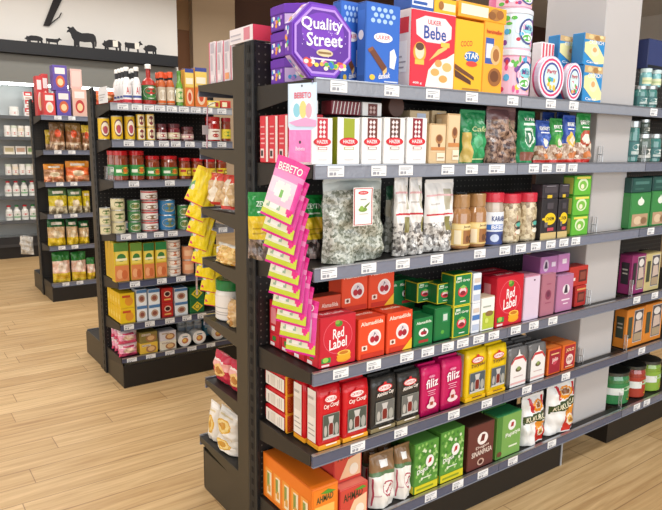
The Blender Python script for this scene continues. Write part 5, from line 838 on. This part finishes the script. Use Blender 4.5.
OPR = [('r', 0, .08, 1, .92, 'F0EAE4'), ('r', 0, .78, 1, .92, 'C8383C'), ('e', .5, .4, .24, .2, '8A6A4C'), ('r', 0, .06, 1, .14, 'C8383C')]
OPU = [('r', 0, .08, 1, .92, '2E7AB0'), ('e', .5, .5, .3, .3, 'C8B890'), ('e', .5, .46, .22, .2, '6A7A5A')]
canstack((101.5, 112.5), 208, G4, 3, 'C8C0A0', OPB, 'beige', 'nearest the post on the fourth shelf'); canstack((113.5, 127.5), 198.5, G4, 3, 'D0C8A0', OPB, 'beige and green', 'beside the green cans')
pc, xc, wc, hc_ = canstack((130, 143), 200, G4, 3, '3C7A44', OPG, 'green', 'beside the white and red cans')
canstack((144.5, 161), 190.5, G4, 4, 'F0EAE4', OPR, 'white and red', 'of four on the fourth shelf')
canstack((162, 178), 200, G4, 2, '2E7AB0', OPU, 'blue', 'beside the white and red cans'); canstack((179.5, 190), 205, G4, 2, '5A8A4C', OPG, 'grey-green', 'half behind the yellow strip')
place(can(wc/2, .06, 'C8B8B0', [('r', .1, .2, .9, .8, '4C7C80')]), 'food_can', 'pale can in the back row above the green stack', 'can', (xc+.02, MY+.16, G4+EPS)); 
for k, lab in ((0, 'lower dull green can in the back row by the blue stack'), (1, 'upper dull green can in the back row by the blue stack')): place(pc, 'food_can', lab, 'can', (x_on(170, MY+.18, G4+.1), MY+.18, G4+EPS+k*(pc.h+EPS)))
# fifth shelf
tall = lambda top: lambda w, h: carton_flap(w, .06, h, 'D8B82C', 'C8B020', f=[('r', 0, .78, 1, 1, top), ('r', .1, .45, .9, .78, 'E8D060'), ('e', .5, .62, .3, .1, '3C7A3C'), ('r', .12, .54, .88, .6, 'F0E8C0'), ('r', .02, .02, .98, .42, 'D8824C'), ('e', .35, .2, .22, .12, 'E8A878'), ('e', .68, .18, .2, .12, 'C86838')], s=[('r', .05, .05, .95, .95, 'D0A828')])
for i, (a, b_, t) in enumerate(((114, 129, '5A8A3C'), (130.5, 142.5, '6A923C'), (143.5, 154.5, '2E7A44'), (155.5, 167, '2E8448'))):
    p, x, w, h = mp((a, b_), (243, 243, 243, 242)[i], G5, tall(t), 'pasta_box', ('yellow box with peach picture, front corner of the fifth shelf', 'yellow box with peach picture, second on the fifth shelf', 'green topped yellow box, third on the fifth shelf', 'green topped yellow box beside the white can stack')[i], 'box')
    if i == 0:
        for k in range(3): place(p, 'pasta_box', f'yellow peach box, {ra[k]} in the file going back from the corner', 'box', (GX+.004+p.w/2, MY+(k+1)*.066, G5+EPS))
canstack((168, 183.5), 240, G5, 4, 'E8DCD0', [('r', 0, .1, 1, .9, 'EBE0D4'), ('e', .5, .5, .26, .26, 'C87850'), ('r', .2, .7, .8, .82, 'B8A89C')], 'white and salmon', 'on the fifth shelf')
canstack((184.5, 196), 246, G5, 2, 'D89060', [('r', 0, .1, 1, .9, 'DE9468'), ('r', .2, .3, .8, .7, 'E8B890')], 'orange', 'behind the yellow strip')
# sixth shelf
yb6 = lambda w, h: carton(w, .05, h, 'E6BE18', f=[('r', .03, .04, .97, .96, 'EAC41C'), ('e', .6, .45, .28, .3, 'E0962C'), ('r', .15, .7, .7, .85, 'C84C28')], s=[('r', .05, .05, .95, .95, 'E2B818'), ('r', .2, .3, .8, .6, 'EED060')])
p, x, w, h = mp((120.5, 135.5), 308.5, G6, yb6, 'pudding_box', 'lower yellow box at the front corner of the sixth shelf', 'box')
place(p, 'pudding_box', 'upper yellow box at the front corner of the sixth shelf', 'box', (x, MY, G6+EPS*2+h))
for k, nm in enumerate(('second', 'third', 'fourth', 'fifth')):
    for t in (0, 1): place(p, 'pudding_box', f'{("lower", "upper")[t]} yellow box, {nm} in the file going back', 'box', (x-.001, MY+(k+1)*.055, G6+EPS*(1+t)+t*h))
def pair(px, top, mk, desc, name='pudding_box'):
    a, b_ = px; zt = at(1, MY, (a+b_)/2, top).z; hh = (zt-G6)/2-EPS; w = x_on(b_, MY, G6+.05)-x_on(a, MY, G6+.05)-.003; x = (x_on(b_, MY, G6+.05)+x_on(a, MY, G6+.05))/2; p = mk(w, hh)
    for t in (0, 1): place(p, name, f'{("lower", "upper")[t]} {desc}', 'box', (x, MY, G6+EPS*(1+t)+t*hh))
wb6 = lambda w, h: carton(w, .1, h, 'E8ECF0', f=[('r', 0, .78, 1, .98, '4C78A8'), ('e', .5, .42, .32, .24, 'B89880'), ('e', .5, .42, .2, .14, '8A4A3C')], t=[('r', .1, .1, .9, .9, '6A90B8')])
pair((137, 147.5), 289.5, wb6, 'white and blue box beside the yellow ones'); pair((149, 160.5), 289, wb6, 'white and blue box beside the red ones')
pair((162, 173.5), 288, lambda w, h: carton(w, .1, h, 'B01C1C', f=[('r', .04, .04, .96, .96, 'B8201E'), ('e', .5, .6, .3, .2, 'E8C8B0'), ('e', .5, .6, .22, .14, '3A1414'), ('r', .2, .18, .8, .28, 'E8B860')]), 'red box between the white and blue ones')
pair((175, 188), 288, wb6, 'white and blue box beside the green ones'); pair((190, 204.5), 287, lambda w, h: carton(w, .1, h, '1E6A34', f=[('p', [(.5, .9), (.9, .5), (.5, .1), (.1, .5)], 'E2C82C'), ('p', [(.5, .76), (.76, .5), (.5, .24), (.24, .5)], '2E7A3C'), ('e', .5, .5, .14, .16, 'E8C838')]), 'green box with yellow diamond')
# bottom shelf
pk = lambda w, h: pouch(w, h, .055, [(.3, 'D84C74/p'), (.7, 'E89AB4/p'), (1, 'F0D8DE/p')], f=[('e', .5, .5, .3, .2, 'E8C8B0'), ('r', .2, .76, .8, .88, 'C83864')], kind='pillow', seed=81, wob=.004)
p, x, y, h = mp((119, 138), 344, G7, pk, 'wafer_bag', 'lower pink wafer bag at the front of the bottom shelf', 'bag', True)
place(p, 'wafer_bag', 'upper pink wafer bag at the front of the bottom shelf', 'bag', (x, y, G7+EPS*2+h))
for k, nm in enumerate(('second', 'third', 'fourth')):
    for t in (0, 1): place(p, 'wafer_bag', f'{("lower", "upper")[t]} pink wafer bag, {nm} in the file going back', 'bag', (x+.014, y+(k+1)*.067, G7+EPS*(1+t)+t*h))
def pair7(px, top, mk, desc, name, cat):
    a, b_ = px; zt = at(1, MY, (a+b_)/2, top).z; hh = (zt-G7)/2-EPS; w = x_on(b_, MY, G7+.05)-x_on(a, MY, G7+.05)-.003; x = (x_on(b_, MY, G7+.05)+x_on(a, MY, G7+.05))/2
    for t in (0, 1): place(mk(w, hh, t), name, f'{("lower", "upper")[t]} {desc}', cat, (x, MY, G7+EPS*(1+t)+t*hh))
sbx = lambda c, c2: lambda w, h, t: carton(w, .1, h, (c, c2)[t], f=[('e', .62, .4, .3, .34, 'A8744C'), ('e', .62, .42, .2, .22, 'E0B880'), ('r', .1, .68, .6, .86, 'E8E0D0'), ('t', 'NOODLE', .12, .7, .58, .84, '7A3C28')])
pair7((140, 158), 332, sbx('E0B83C', '8A7A3C'), 'noodle box with bowl picture beside the pink bags', 'noodle_box', 'box'); pair7((160, 176.5), 331, sbx('E4DCC8', 'D8D4DC'), 'white noodle box beside the round cups', 'noodle_box', 'box')
def cup(w):                               # instant soup cup lying on its side, lid to the aisle
    r = w/2; m = MB(); q = MB(); n = 24
    m.lathe([(0, 0, 'EEEAE6'), (r*.8, 0, 'EEEAE6'), (r*.98, .1, 'EEEAE6'), (0, .1, 'EEEAE6')], n); q.lathe([(r, .098, 'E9E6E2'), (r*1.02, .104, 'E9E6E2'), (r, .107, 'F2F0EE'), (0, .107, 'F2F0EE')], n)
    F = plane((-r, r, .107), (2*r, 0, 0), (0, -2*r, 0), (0, 0, 1)); F2_ = plane((-r, -r, .107), (2*r, 0, 0), (0, 2*r, 0), (0, 0, 1))
    q.draw(F2_, [('e', .5, .5, .46, .46, 'D8D4D0'), ('e', .5, .5, .43, .43, 'F2EEEA'), ('e', .5, .45, .25, .22, 'C87A4C'), ('e', .46, .48, .14, .12, 'E8C060'), ('r', .3, .72, .7, .8, '6A8A9C')])
    return Proto([('cup_body', m.mesh('cup_body')), ('lid', q.mesh('lid'))], d=.107, w=w, h=w)
for i, (a, b_, t) in enumerate(((178.5, 191.5, 333), (193, 206, 333), (213, 226, 325))):
    xa_, xb_ = x_on(a, MY, G7+.05), x_on(b_, MY, G7+.05); w = xb_-xa_-.002; y0 = MY if i < 2 else MY+.02
    place(cup(w), 'soup_cup', ('white soup cup lying on its side, lid out, by the noodle boxes', 'white soup cup lying on its side, second of the row', 'large grey lidded cup lying at the end of the bottom shelf')[i], 'cup', ((xa_+xb_)/2, y0+.107, G7+EPS+w/2*1.02), rot=(PI/2, 0, 0))
cs = cup(.07)
sm = MB(); sm.lathe([(0, 0, 'E6E6E4'), (.026, 0, 'E6E6E4'), (.033, .05, 'E6E6E4'), (.034, .052, 'D0D4D8'), (.034, .056, 'D0D4D8'), (0, .056, 'D8DCE0')], 18)
sm.draw(cyl_face(.0315, .03, .012), [('r', .2, .1, .8, .9, 'B8C8D8')], 8, 1); scp = single(sm, 'soup_cup', d=.07, h=.056)
for i, px in enumerate((181, 189, 197)):
    for k in range(3): place(scp, 'soup_cup', f'{("lowest", "middle", "topmost")[k]} white cup of the upright stack in the back row, {("first", "second", "third", "fourth")[i]} from the noodle boxes', 'cup', (x_on(px, MY+.17, G7+.1), MY+.17, G7+EPS+k*(.056+EPS)))
blu = carton(.07, .08, .1, '4C9CC0', f=[('r', .1, .1, .9, .5, '8CC8DC'), ('r', .1, .6, .9, .85, 'E0E8EC')])
for k, px in enumerate((208, 217, 226)): place(blu, 'soup_box', ('light blue box behind the second lying cup', 'light blue box between the lying cups', 'light blue box behind the large grey lidded cup')[k], 'box', (x_on(px, MY+.16, G7+.1), MY+.155, G7+EPS))
# ------------------------------------------------------------------ goods on the far side of the near rack, seen past its end
RY = YR-.02
def rear(p, name, label, cat, x, y, z): return place(p, name, label, cat, (x, y, z+EPS), PI)
def rbox(px0, px1, py, z, mk, name, label, cat, X=.03):
    """box seen by its end face at X: px0..px1 across its depth"""
    y1, y0 = at(0, X, px0, py+10).y, at(0, X, px1, py+10).y; h = at(0, X, (px0+px1)/2, py).z-z-EPS
    return y0, y1, h
def rput(px0, px1, py, z, mk, name, label, cat, X=.006):
    y0, y1, h = rbox(px0, px1, py, z, mk, name, label, cat, X); p = mk(y1-y0-.003, h); return place(p, name, label, cat, (X+p.w/2, y1-.0015, z+EPS), PI), p, y0, y1, h
def pinkbox(k): return lambda d, h: carton_flap(.19, d, h, 'EFEAEC', 'D05070', f=[('r', .05, .05, .95, .95, 'E89AAE')], x=[], s=[], t=[('r', .05, .05, .95, .95, 'D86880')]) if False else carton(.19, d, h, 'EFE9EC', x=[('r', 0, 0, 1, 1, 'E4DCE2'), ('r', .0, .0, .16, 1, 'D86A84'), ('r', .3, .72, .86, .96, 'BDB8C4'), ('r', .3, .3, .6, .68, 'C8C4CC'), ('r', .3, .04, .9, .2, ('EFE6EA', 'EFE6EA', 'E8A070', 'EFE9EC')[k])], t=[('r', .02, .02, .98, .98, 'D85A74')], bev=.0015)
for k, (a, b_, py, lab) in enumerate(((209, 215, 42, 'white cereal box with pink edge, outermost on the far side'), (216, 222, 41, 'white cereal box with pink edge, second on the far side'), (223, 230, 40, 'white cereal box with orange picture on the far side'), (230.5, 236, 40, 'white cereal box against the rack post on the far side'))): rput(a, b_, py, ZR[0], pinkbox(k), 'cereal_box', lab, 'box')
zc_ = at(0, .02, 226, 40).z+EPS
ya_, yb_ = at(0, 0, 256, 33).y, at(0, 0, 233, 35).y
place(carton(.075, yb_-ya_, .052, 'E9E4E6', f=[('r', 0, 0, 1, 1, 'D83C54')], s=[('r', .0, .0, 1, 1, 'EDE6EA'), ('r', .62, .1, .88, .9, 'D88898'), ('r', .05, .2, .5, .3, 'BDB8C4'), ('r', .05, .5, .5, .6, 'BDB8C4')], t=[('r', .02, .02, .98, .98, 'E06A80')]), 'cereal_box', 'white and red box lying across the top of the rack post', 'box', (.025, ya_, 1.957))
def rbag(X, y, z, p, name, label): return place(p, name, label, 'bag', (X, y, z+EPS), PI/2)
# bags stand with a broad face to the rack end
noo = lambda w, h, s: pouch(w, h, .06, [(.1, 'C83428/p'), (.8, 'mix:B88A5C:E4C898:30'), (1, 'D84030/p')], f=[('r', .4, .1, .7, .9, 'E8DCC8')], seed=s, wob=.006, seam='C8382C/p')
def rbagpx(px0, px1, py, z, mk, name, label, X=.04):
    y1, y0 = at(0, X, px0, py+12).y, at(0, X, px1, py+12).y; y1 = min(y1, .866 if z > .3 else .925); h = at(0, X, (px0+px1)/2, py).z-z-EPS; p = mk(y1-y0, h); return place(p, name, label, 'bag', (X, (y0+y1)/2, z+EPS), -PI/2)
rbagpx(212, 224, 174, ZR[2]+.02, lambda w, h: noo(w, h, 91), 'noodle_bag', 'tan noodle bag with white strip, outer one on the far side'); rbagpx(224.5, 238, 176, ZR[2]+.01, lambda w, h: noo(w, h, 92), 'noodle_bag', 'tan noodle bag with red seam beside the rack post')
rbagpx(219, 238, 244, ZR[3]+.0, lambda w, h: pouch(w, h, .07, [(.9, 'mix:C88A28:F0D084:40'), (1, 'E4E0D8/p')], f=[('p', [(.02, .5), (.3, .9), (.3, .1)], 'DAD8D4')], seed=93, wob=.006), 'pasta_bag', 'clear bag of yellow pasta beside the rack post')
m_ = jar(.07, at(0, .08, 228, 278).z-ZR[4], 'E6E2DC/p', '1E7A3C/p', 'E9E5E0', [('r', .1, .2, .9, .24, 'B8B4B0'), ('r', .1, .3, .9, .34, 'B8B4B0'), ('r', .1, .5, .9, .54, 'B8B4B0')], lidh=.24, v0=.05, v1=.95)
place(m_, 'yogurt_tub', 'white tub with green lid on the far side shelf', 'tub', (.09, .77, ZR[4]+EPS), -.6)
rbagpx(231, 240, 300, ZR[4], lambda w, h: pouch(w, h, .06, [(1, 'mix:B8803C:E8C890:30')], seed=95, wob=.006), 'pasta_bag', 'small tan bag behind the green lidded tub', X=.05)
wr = lambda w, h: pouch(w, h, .06, [(.5, 'C83048/p'), (.75, 'E8A8A0/p'), (1, 'C82848/p')], f=[('e', .5, .45, .3, .2, 'E8C078'), ('e', .5, .45, .2, .12, 'B87838'), ('r', .15, .72, .8, .8, 'F2E4E4')], kind='pillow', seed=97, wob=.004)
wp_ = wr(.15, .135)
for k, (yy, lab) in enumerate(((.778, 'red wafer pack, outer front one on the far side shelf'), (.625, 'red wafer pack beside the post on the far side shelf'))): place(wp_, 'wafer_pack', lab, 'pack', (.052, yy, ZR[5]+EPS), -PI/2)
wbag6 = lambda w, h, s: pouch(w, h, .09, [(.9, 'E8E2D8/p'), (1, 'F4F2EE/p')], f=[('e', .5, .45, .34, .26, 'D8A838'), ('e', .5, .45, .28, .2, 'E8CC80'), ('e', .5, .45, .16, .12, 'C8902C'), ('r', .2, .8, .8, .84, 'D8C8A0')], seed=s, wob=.0035, seam='EEEAE4/p')
rbagpx(203, 220, 400, ZR[6], lambda w, h: pouch(w, h, .066, [(.9, 'E8E2D8/p'), (1, 'F4F2EE/p')], f=[('e', .5, .45, .34, .26, 'D8A838'), ('e', .5, .45, .28, .2, 'E8CC80'), ('e', .5, .45, .16, .12, 'C8902C'), ('r', .2, .8, .8, .84, 'D8C8A0')], seed=101, wob=.002, seam='EEEAE4/p'), 'rice_bag', 'tall white rice bag at the outer edge of the far side base', X=.055)
def lying(px0, px1, py0, py1, z, lab, s):
    X = .062; y1, y0 = at(0, X, px0, py0+10).y, at(0, X, px1, py0+10).y; h = at(0, X, (px0+px1)/2, py0).z-z-EPS*2; place(wbag6(y1-y0, h, s), 'rice_bag', lab, 'bag', (X, (y0+y1)/2, z+EPS), -PI/2); return z+h+EPS*2
zz = lying(221, 240, 434, 470, ZR[6], 'lower white rice bag in the pile beside the post', 103); lying(222, 240, 411, 434, zz, 'upper white rice bag in the pile beside the post', 104)
# ------------------------------------------------------------------ yellow strip in the middle aisle, hung from the far side of the near rack
XS = .02; ytop = at(1, .93, 209, 108)
hang = at(1, .96, 207.5, 106); low = at(1, .96, 207, 178)
m = MB(); m.tube([hang, at(1, .96, 207, 150), low], .003, 'D8A8B8/p'); 
q = MB(); A = at(1, .96, 205, 130); q.box(A.x-.014, A.x+.014, .955, .957, A.z-.02, A.z+.02, 'E8DCE0')
k_ = MB(); lo_ = at(1, .96, 214, 300); k_.box(low.x-.004, low.x+.004, 1.1, 1.1015, lo_.z, low.z, 'E0C8D0/p')
hk = MB(); hk.tube([(hang.x, .96, hang.z), (hang.x, .9, hang.z+.01), (hang.x, YR+.002, hang.z+.012)], .0025, 'C8CACC/m')
place(Proto([('cord', m.mesh('cord')), ('tag_card', q.mesh('tag_card')), ('hanging_tape', k_.mesh('hanging_tape')), ('hook', hk.mesh('hook'))]), 'clip_strip', 'hanging strip on a pink cord carrying yellow packets over the aisle', 'display strip', (0, 0, 0))
ypk = pouch(.085, .165, .011, [(.03, 'D8305C/p'), (.9, 'F8DE18/p'), (1, 'F0CC14/p')], f=[('p', [(.0, .3), (.24, .36), (.2, .6), (.02, .54)], '6AA860/p'), ('e', .16, .4, .1, .08, 'E8E4DC/p'), ('p', [(.02, .1), (.2, .1), (.16, .16), (.02, .18)], 'D83C64/p'), ('r', .5, .3, .62, .8, 'FBE860/p')], kind='pillow', seed=111, wob=.0012, nu=10, nv=14)
YC = [(193, 203), (194, 219), (195, 234), (197, 249), (200, 264), (204, 278), (209, 292), (213, 306)]
yaw = math.radians(-40); nrm = Vector((math.sin(yaw), -math.cos(yaw), 0))
for k, (px, py) in enumerate(YC):
    d_ = ray(px, py); c0 = nrm.dot(Vector((.02, 1.02, 0))); P = CAM+d_*((c0+.0145*(7-k)-CAM.dot(nrm))/d_.dot(nrm))
    M = Matrix.Translation(P) @ Matrix.Rotation(yaw, 4, 'Z') @ Matrix.Rotation(math.radians(24-2.5*k), 4, 'Y')
    o = place(ypk, 'hanging_snack_packet', f'{("topmost", "second", "third", "fourth", "fifth", "sixth", "seventh", "lowest")[k]} yellow snack packet down the hanging strip', 'packet', (0, 0, 0)); o.matrix_world = M
# ================================================================== far rack
FY = KY+.02
def fp(px, py, z, mk, name, label, cat, rd=False, Y=None): return (putc if rd else put)(px, py, z, mk, name, label, cat, Y=FY if Y is None else Y)
cb = lambda c, pic: lambda w, h: carton(w, .12, h, c, f=[('r', .05, .05, .95, .95, c), ('r', .15, .66, .85, .9, 'E8DCD8'), ('e', .5, .36, .32, .24, pic), ('e', .5, .34, .2, .14, 'E8C898')])
K1, K2, K3, K4, K5, K6 = ZK
pA, xA, wA, hA = fp((43.5, 55.5), 93, K1, cb('C83C3C', 'E8D8D0'), 'tea_box', 'red and white box in front on the far rack, nearest the cooler', 'box')
pB, xB, wB, hB = fp((56.5, 71), 91, K1, cb('5C4A9C', 'C85C38'), 'tea_box', 'lower purple box with orange picture on the far rack', 'box')
place(pB, 'tea_box', 'upper purple box with orange picture on the far rack', 'box', (xB-.02, FY+.002, K1+hB+EPS*2))
pC, xC, wC, hC = fp((72.5, 87), 89, K1, cb('D8B0A0', 'B83838'), 'tea_box', 'cream and red box beside the purple ones on the far rack', 'box')
place(carton(wC*.8, .1, hC*.7, 'D8B0A8', f=[('r', .1, .1, .9, .9, 'E0C0B8')]), 'tea_box', 'pinkish white box stacked on the cream and red box', 'box', (xC-.02, FY+.01, K1+hC+EPS*2))
for k, (px, py) in enumerate(((39, 76), (45, 74))): fp((px-2.5, px+4), py, K1, cb('C43838', 'E8C8C0'), 'tea_box', ('tall red box at the back corner of the far rack', 'tall red box behind the front red and white one')[k], 'box', Y=FY+.14)
def fb(c0, c1, c2, s, ops=None): return lambda w, h: pouch(w, h, .1, [(.3, c0), (.7, c1), (1, c2)], f=ops or [('e', .5, .42, .25, .14, 'D8C8A8'), ('r', .2, .78, .8, .88, 'E8E0D0')], seed=s, wob=.009, nu=10, nv=12)
def frow(z, px, tops, mk, name, labels):
    for i, ((a, b_), t) in enumerate(zip(px, tops)): fp((a, b_), t, z, mk(i), name, labels[i], 'bag', True, Y=FY+.005)
P3 = ((47, 60), (60.5, 75), (75.5, 89))
frow(K2, ((50, 65.5), (66, 82), (82.5, 91)), (122, 123, 125), lambda i: fb('mix:7A5A40:C8A888:20', '8A5A38/p', ('6E5438/p', '8A6A3C/p', 'D8B83C/p')[i], 120+i, [('e', .5, .6, .2, .14, 'C84C28'), ('r', .2, .2, .8, .26, 'D8C8B0')]), 'nut_bag', ('brown nut bag with orange spot on the far rack', 'brown nut bag, middle of three on the far rack', 'brown nut bag with yellow seam on the far rack'))
for k, px in enumerate((54, 76)): place(fb('mix:7A5A40:C8A888:20', 'C8A83C/p', 'D8B83C/p', 130)(.16, .2), 'nut_bag', ('yellow topped bag in the back row near the cooler', 'yellow topped bag in the back row near the middle rack')[k], 'bag', (x_on(px, FY+.18, K2+.1), FY+.2, K2+EPS))
frow(K3, ((44, 65), (66, 90)), (164, 161), lambda i: fb('mix:B0643C:E8A878:20', ('A87A58/p', 'D8642C/p')[i], 'D88A2C/p', 140+i), 'nut_bag', ('brown and orange bag nearest the cooler, third shelf', 'bright orange bag beside the middle rack, third shelf'))
frow(K4, ((49, 68), (68.5, 83), (83.5, 91)), (188, 189, 191), lambda i: fb('mix:8A7A5C:D8CCA8:20', 'D0BC2C/p', ('4A6A3C/p', '4A7040/p', 'D8B82C/p')[i], 150+i), 'snack_bag', ('clear bag with yellow label nearest the cooler, fourth shelf', 'clear bag with yellow label, middle of the fourth shelf', 'yellow bag hanging at the fourth shelf end'))
frow(K5, ((48, 66), (67, 79), (79.5, 90)), (219, 219, 221), lambda i: fb('D8B828/p', 'mix:A88A5C:E8C8A0:20', '1E5A30/p', 160+i), 'snack_bag', ('green topped yellow bag nearest the cooler, fifth shelf', 'green topped grey bag, middle of the fifth shelf', 'green topped bag at the fifth shelf end'))
frow(K6, ((53, 71), (72, 87), (87.5, 96)), (252, 252, 258), lambda i: fb('D8BC38/p', 'mix:D8A088:F0D8C8:20', '2E7A34/p', 170+i, [('r', .1, .1, .9, .22, 'C8A020'), ('e', .5, .5, .24, .16, 'E8D8C8')]), 'snack_bag', ('green topped pink and yellow bag nearest the cooler, lowest shelf', 'green topped pink and yellow bag, middle of lowest shelf', 'yellow bag at the end of the lowest shelf'))
hb = pouch(.16, .2, .05, [(1, 'mix:A8A49C:DCD8D0:22')], kind='pillow', seed=180, wob=.01)
A = at(0, KX-.1, 34, 258)
m = MB(); m.tube([(KX-.002, KP0+.45, A.z+.17), (KX-.12, KP0+.45, A.z+.17)], .004, 'B8BABC/m')
link('hook', m.mesh('hook'), far)
place(hb, 'snack_bag', 'clear bag hanging on the end hook of the far rack', 'bag', (KX-.07, KP0+.43, A.z-.04), -.8)
# ================================================================== dairy in the cooler
YCO = CY+.05
def cool_row(zi, h, specs, mk, name, desc, cat, Y=YCO):
    z = ZC[zi]
    for i, px in enumerate(specs):
        x = x_on(px, Y, z+.05); place(mk[i % len(mk)], name, f'{desc}, {("first", "second", "third", "fourth", "fifth", "sixth")[i]} in the row from the cooler side', cat, (x, Y+.05, z+EPS))
def ctub(c, c2, r=.04, h=.15): return jar(r, h, c, c2, 'E8E6E0', [('e', .5, .5, .3, .3, 'C85C50')], lidh=.2)
tubs = [ctub('EDEBE6/p', 'F2F0EC/p'), ctub('EDEBE6/p', 'D8E0D0/p'), ctub('E8DCC8/p', 'E8E4DC/p')]
cheese = [carton(.13, .1, .11, c, f=[('r', .1, .3, .9, .8, c2)]) for c, c2 in (('E8E0D0', 'C8B88C'), ('EDEAE4', 'D0A890'), ('E4DCC8', '8AA870'))]
mk_ = bottle(.045, .21, 'EDEEEA/p', 'C8303C/p', 'F0EEEA', [('r', .1, .1, .9, .4, 'B8C0B8'), ('e', .5, .7, .24, .14, 'C83C44')], shoulder=.62, neck=.5, cap0=.9)
mg_ = bottle(.045, .21, 'EDEEEA/p', '3C8A4C/p', 'F0EEEA', [('r', .1, .1, .9, .4, '8AB890'), ('e', .5, .7, .24, .14, '3C8A4C')], shoulder=.62, neck=.5, cap0=.9)
rbx = carton(.1, .1, .108, 'EDE8E6', f=[('r', .0, .5, 1, 1, 'C83C3C'), ('r', .2, .6, .8, .8, 'F0E8E4'), ('r', .15, .1, .85, .35, 'C8A89C')])
x_ = x_on(31, YCO, ZC[0]+.05)
for k, (dx, dz, lab) in enumerate(((0, 0, 'lower red and white carton on the top cooler shelf'), (.01, .1095, 'middle red and white carton stacked on the top cooler shelf'), (.0, .219, 'topmost red and white carton on the top cooler shelf'))): place(rbx, 'milk_carton', lab, 'carton', (x_+dx-.02, YCO+.03, ZC[0]+EPS+dz))
place(ctub('F0EEEA/p', 'F2F0EC/p', .06, .12), 'dairy_tub', 'white tub beside the red cartons on the top cooler shelf', 'tub', (x_on(15, YCO, ZC[0]+.05), YCO+.08, ZC[0]+EPS))
cool_row(1, .09, (8, 14.8, 21.6, 28.4, 35.2), tubs, 'dairy_tub', 'white tub on the second cooler shelf', 'tub')
cool_row(2, .07, (10, 21.5, 33), cheese, 'cheese_pack', 'pale cheese pack on the third cooler shelf', 'pack')
cool_row(3, .09, (9, 16, 23, 29.5, 35.3), tubs[1:]+tubs[:1], 'dairy_tub', 'dairy tub on the fourth cooler shelf', 'tub')
cool_row(4, .21, (9, 17, 25, 33), [mk_, mk_, mg_], 'milk_bottle', 'milk bottle on the fifth cooler shelf', 'bottle')
cool_row(5, .21, (10, 18, 26, 34), [mk_, mg_], 'milk_bottle', 'milk bottle on the sixth cooler shelf', 'bottle')
# ================================================================== light and picture
def area(name, loc, rot, sx, sy, power, col=(1, 1, 1)):
    l = bpy.data.lights.new(name, 'AREA'); l.shape = 'RECTANGLE'; l.size = sx; l.size_y = sy; l.energy = power; l.color = col
    o = bpy.data.objects.new(name, l); COL.objects.link(o); o.location = loc; o.rotation_euler = rot; return o
area('ceiling_lamp', (.9, -1.5, 3.9), (0, 0, 0), 5, .5, 75, (1, .985, .96))
area('ceiling_lamp', (.6, 1.6, 3.9), (0, 0, 0), 4, .4, 62, (1, .975, .94))
area('ceiling_lamp', (.6, 4.3, 3.9), (0, 0, 0), 4, .4, 75, (1, .975, .94))
area('ceiling_lamp', (2, 6.8, 3.9), (0, 0, 0), 6, .4, 85, (1, .975, .94))
area('daylight_fill', (.5, -5.6, 2.), (PI/2, 0, 0), 8, 3, 190, (.95, .98, 1))  # unseen frontal fill, added to stand in for daylight from the shop front
area('daylight_fill', (-4.8, 1., 2.), (PI/2, 0, -PI/2), 7, 3, 100, (.97, .98, 1))  # added side fill; the wall behind it has no window
w = bpy.data.worlds.new('daylight'); SC.world = w; w.use_nodes = True
w.node_tree.nodes['Background'].inputs[0].default_value = (.95, .97, 1, 1); w.node_tree.nodes['Background'].inputs[1].default_value = .3
SC.view_settings.view_transform = 'Standard'; SC.view_settings.look = 'None'; SC.view_settings.exposure = .28; SC.view_settings.gamma = 1; SC.view_settings.use_curve_mapping = False
# the candy strips' packets were posed by matrix: nothing else to settle
bpy.context.view_layer.update()
